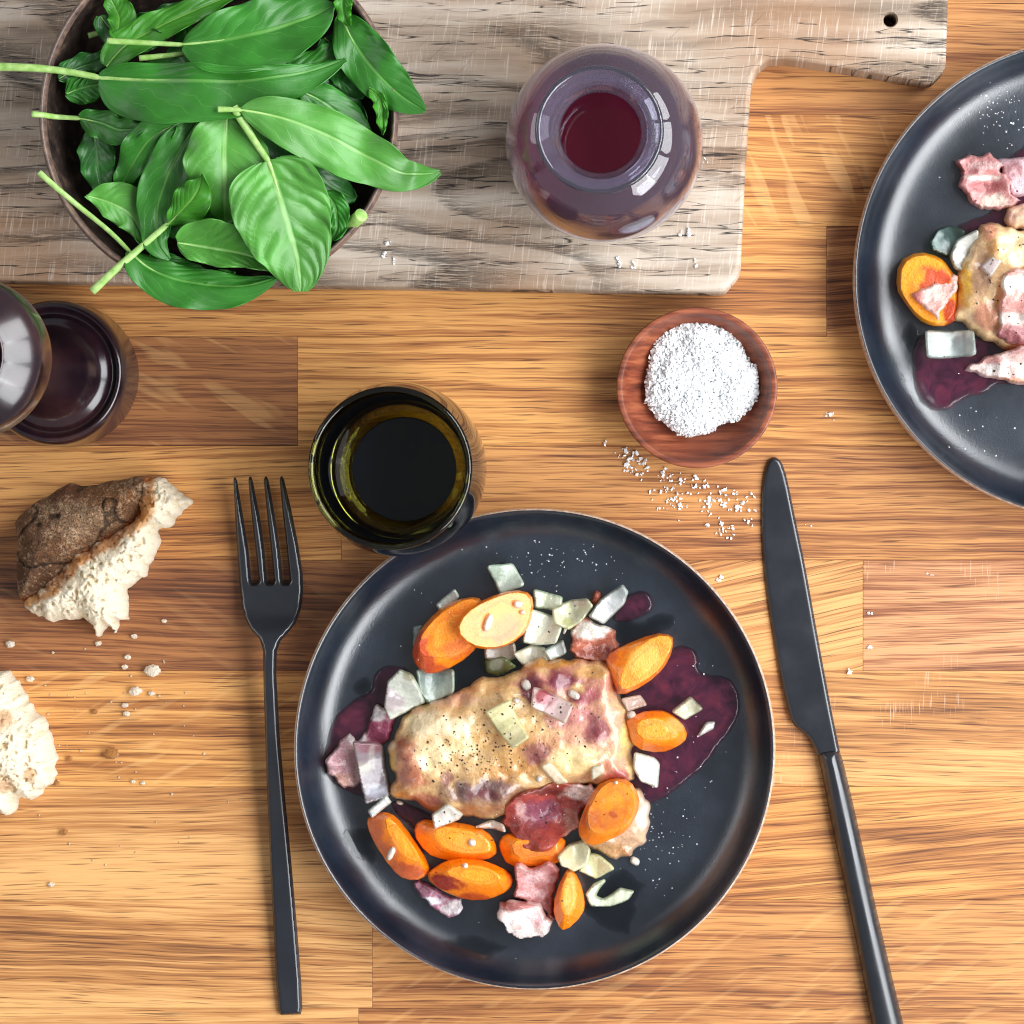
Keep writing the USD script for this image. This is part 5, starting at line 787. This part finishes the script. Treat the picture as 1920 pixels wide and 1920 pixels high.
chicken(H2, [(615, 722), (690, 700), (745, 730), (960, 720), (1000, 1250), (800, 1240), (680, 1212), (640, 1190), (565, 1120), (508, 1112), (532, 1000), (526, 900), (580, 820)], Q, 'chicken piece with yellow fat cut off by the right edge of the photo', (218, 178, 130), PB([(560, 960, (30, 110), (226, 172, 40), .85), (620, 930, (40, 120), (164, 116, 96), .6), (640, 1060, (70, 70), (200, 160, 120), .6), (650, 1100, (60, 60), (160, 76, 66), .6), (660, 750, (30, 50), (190, 100, 84), .6), (680, 810, (40, 30), (206, 140, 60), .6), (780, 790, (80, 50), (236, 214, 170), .7)]), .016, .011, 85)
carrot(H2, Q([(365, 825), (450, 850), (490, 890), (520, 940), (532, 1050), (528, 1110), (480, 1142), (420, 1147), (350, 1112), (288, 1030), (268, 980), (278, 870)]), Q([(365, 838), (445, 862), (480, 898), (505, 945), (515, 1050), (505, 1098), (470, 1125), (420, 1130), (360, 1100), (302, 1024), (284, 975), (292, 880)]), .010, 'large carrot disc half covered with red sauce on the right hand plate', PB([(420, 950, (80, 70), (190, 66, 36), .95), (500, 1070, (40, 90), (160, 30, 14), .9)]), 86, base=(240, 148, 16))
bacon([(330, 1010), (400, 985), (510, 940), (512, 1000), (470, 1060), (440, 1130), (380, 1080)], 'thin pinkish onion skin lying on the carrot disc', (216, 160, 150), PB([(440, 1000, 40, (228, 186, 172), .6), (350, 1020, 30, (170, 66, 66), .7)]), h=.0022, hm=H2, F=Q, seed=87)
bacon([(524, 450), (600, 425), (662, 412), (722, 470), (700, 492), (762, 530), (752, 590), (795, 612), (700, 652), (622, 662), (560, 592), (526, 550), (550, 510)], 'striped pink and white bacon piece topmost on the right hand plate', (196, 128, 126), PB([(640, 470, (60, 20), (226, 180, 178), .7), (640, 520, (70, 12), (236, 214, 204), .8), (640, 560, (80, 22), (150, 72, 70), .8), (680, 620, (80, 30), (232, 204, 186), .8), (540, 480, 22, (130, 50, 48), .7)]), h=.006, hm=H2, F=Q, seed=88)
chicken(H2, [(725, 665), (790, 630), (900, 632), (900, 720), (840, 735), (760, 735), (718, 705)], Q, 'small bean shaped chicken scrap under the striped bacon', (214, 174, 146), PB([(750, 700, 30, (170, 120, 110), .6)]), .010, .006, 89, lumps=.0005)
bacon([(700, 930), (804, 890), (960, 900), (960, 1230), (720, 1225), (688, 1180), (690, 1040)], 'wide bacon slice with a broad white fat band across the cut off chicken', (206, 150, 140), PB([(780, 960, (120, 40), (238, 228, 218), .95), (780, 1060, (100, 30), (200, 130, 124), .6), (770, 1110, (100, 24), (236, 216, 206), .8), (780, 1180, (110, 40), (134, 66, 72), .9), (730, 920, (60, 14), (150, 70, 50), .7)]), h=.004, hm=H2, F=Q, seed=90)
onion([(605, 902), (658, 858), (702, 880), (652, 952)], 'small pink white onion chip left of the wide bacon slice', (226, 204, 208), h=.003, hm=H2, F=Q, seed=91)
bacon([(550, 1330), (600, 1300), (640, 1270), (740, 1240), (950, 1215), (950, 1380), (780, 1390), (650, 1362), (600, 1345)], 'peppered pale bacon strip in the sauce at the bottom of the right hand plate', (216, 172, 164), PB([(690, 1320, (60, 26), (240, 222, 216), .8), (800, 1370, (140, 12), (186, 120, 80), .7), (650, 1280, (70, 20), (186, 110, 108), .6), (780, 1240, (40, 20), (176, 110, 112), .6)]), h=.006, hm=H2, F=Q, seed=92)

# pepper and salt
def specks(hm, name, m, pts, s0, s1, label, cat, seed):
    r = np.random.default_rng(seed); p = np.asarray(pts); x, y = W(p[:, 0], p[:, 1], .012); s = r.uniform(s0, s1, len(p)); z = hm.at(x, y)
    x, y = W(p[:, 0], p[:, 1], z); z = hm.at(x, y)
    put(name, grains(np.c_[x, y, z + s * .2], s, seed), m, smooth=False, label=label, cat=cat, kind='stuff')
def cloud(n, c, s, seed): return np.random.default_rng(seed).normal(c, s, (n, 2))
pp = np.vstack([A(cloud(150, (720, 970), (150, 70), 1)), A(cloud(110, (820, 900), (240, 130), 2)), A(cloud(40, (1000, 850), (200, 120), 3))])
pp = pp[[Polygon(A([(420, 830), (700, 730), (950, 640), (1220, 640), (1300, 900), (1200, 1060), (800, 1140), (480, 1130), (410, 1000)])).contains(Point(*q)) for q in pp]]
extra = A([(640, 1270), (672, 1272), (620, 1290), (725, 1275), (610, 1330), (780, 1300), (1050, 1135), (1062, 1150), (1100, 1120), (1140, 1130), (1180, 1150), (1110, 1150), (970, 1210), (990, 1230), (1340, 860), (1370, 865), (1390, 855), (1410, 880), (1250, 1130), (1300, 1120), (1210, 1200), (960, 480), (1000, 500), (940, 520), (1080, 430), (1100, 400), (600, 1190), (640, 1200), (620, 1225), (580, 1225), (830, 890), (870, 850), (540, 1430), (566, 1420), (1065, 1480), (1050, 1530)])
specks(H1, 'ground_pepper', M_PEPPER, np.vstack([pp, extra]), .00014, .00044, 'ground black pepper specks on the chicken and vegetables of the dinner plate', 'ground pepper', 7)
p2 = np.vstack([Q(cloud(40, (720, 1000), (70, 200), 4)), Q([(700, 1300), (740, 1340), (760, 1345), (680, 1330), (790, 1300), (440, 1040), (430, 960), (470, 1270), (780, 770), (800, 800)])]); p2 = p2[p2[:, 0] < 1935]
specks(H2, 'ground_pepper', M_PEPPER, p2, .00022, .0005, 'ground black pepper specks on the food of the right hand plate', 'ground pepper', 8)
ring = []
r = np.random.default_rng(12)
for c, s, n in (((1060, 210), (180, 40), 110), ((980, 260), (60, 60), 40), ((1440, 1300), (70, 110), 110), ((900, 1660), (200, 60), 14), ((480, 420), (90, 90), 16), ((1560, 1000), (80, 80), 26), ((950, 1180), (60, 60), 40), ((880, 1060), (120, 30), 20), ((1500, 770), (110, 90), 20)): ring += list(r.normal(c, s, (n, 2)))
ring = np.array(A(ring)); ring = ring[np.hypot(ring[:, 0] - 1002, ring[:, 1] - 1405) < 400]
specks(H1, 'salt', M_SALT, ring[::2], .00012, .00032, 'fine salt specks sprinkled over the dinner plate', 'salt specks', 9)
q2 = np.vstack([Q(cloud(110, (700, 270), (70, 70), 5)), Q(cloud(20, (560, 1560), (120, 70), 6)), Q([(357, 535), (450, 520), (640, 1675), (535, 1515), (690, 1610), (765, 1570), (460, 1350), (530, 1340), (485, 1405)])]); q2 = q2[(q2[:, 0] < 1935) & (np.hypot(q2[:, 0] - 2052, q2[:, 1] - 522) < 420)]
specks(H2, 'salt', M_SALT, q2[::2], .00014, .00036, 'fine salt specks sprinkled over the right hand plate', 'salt specks', 10)
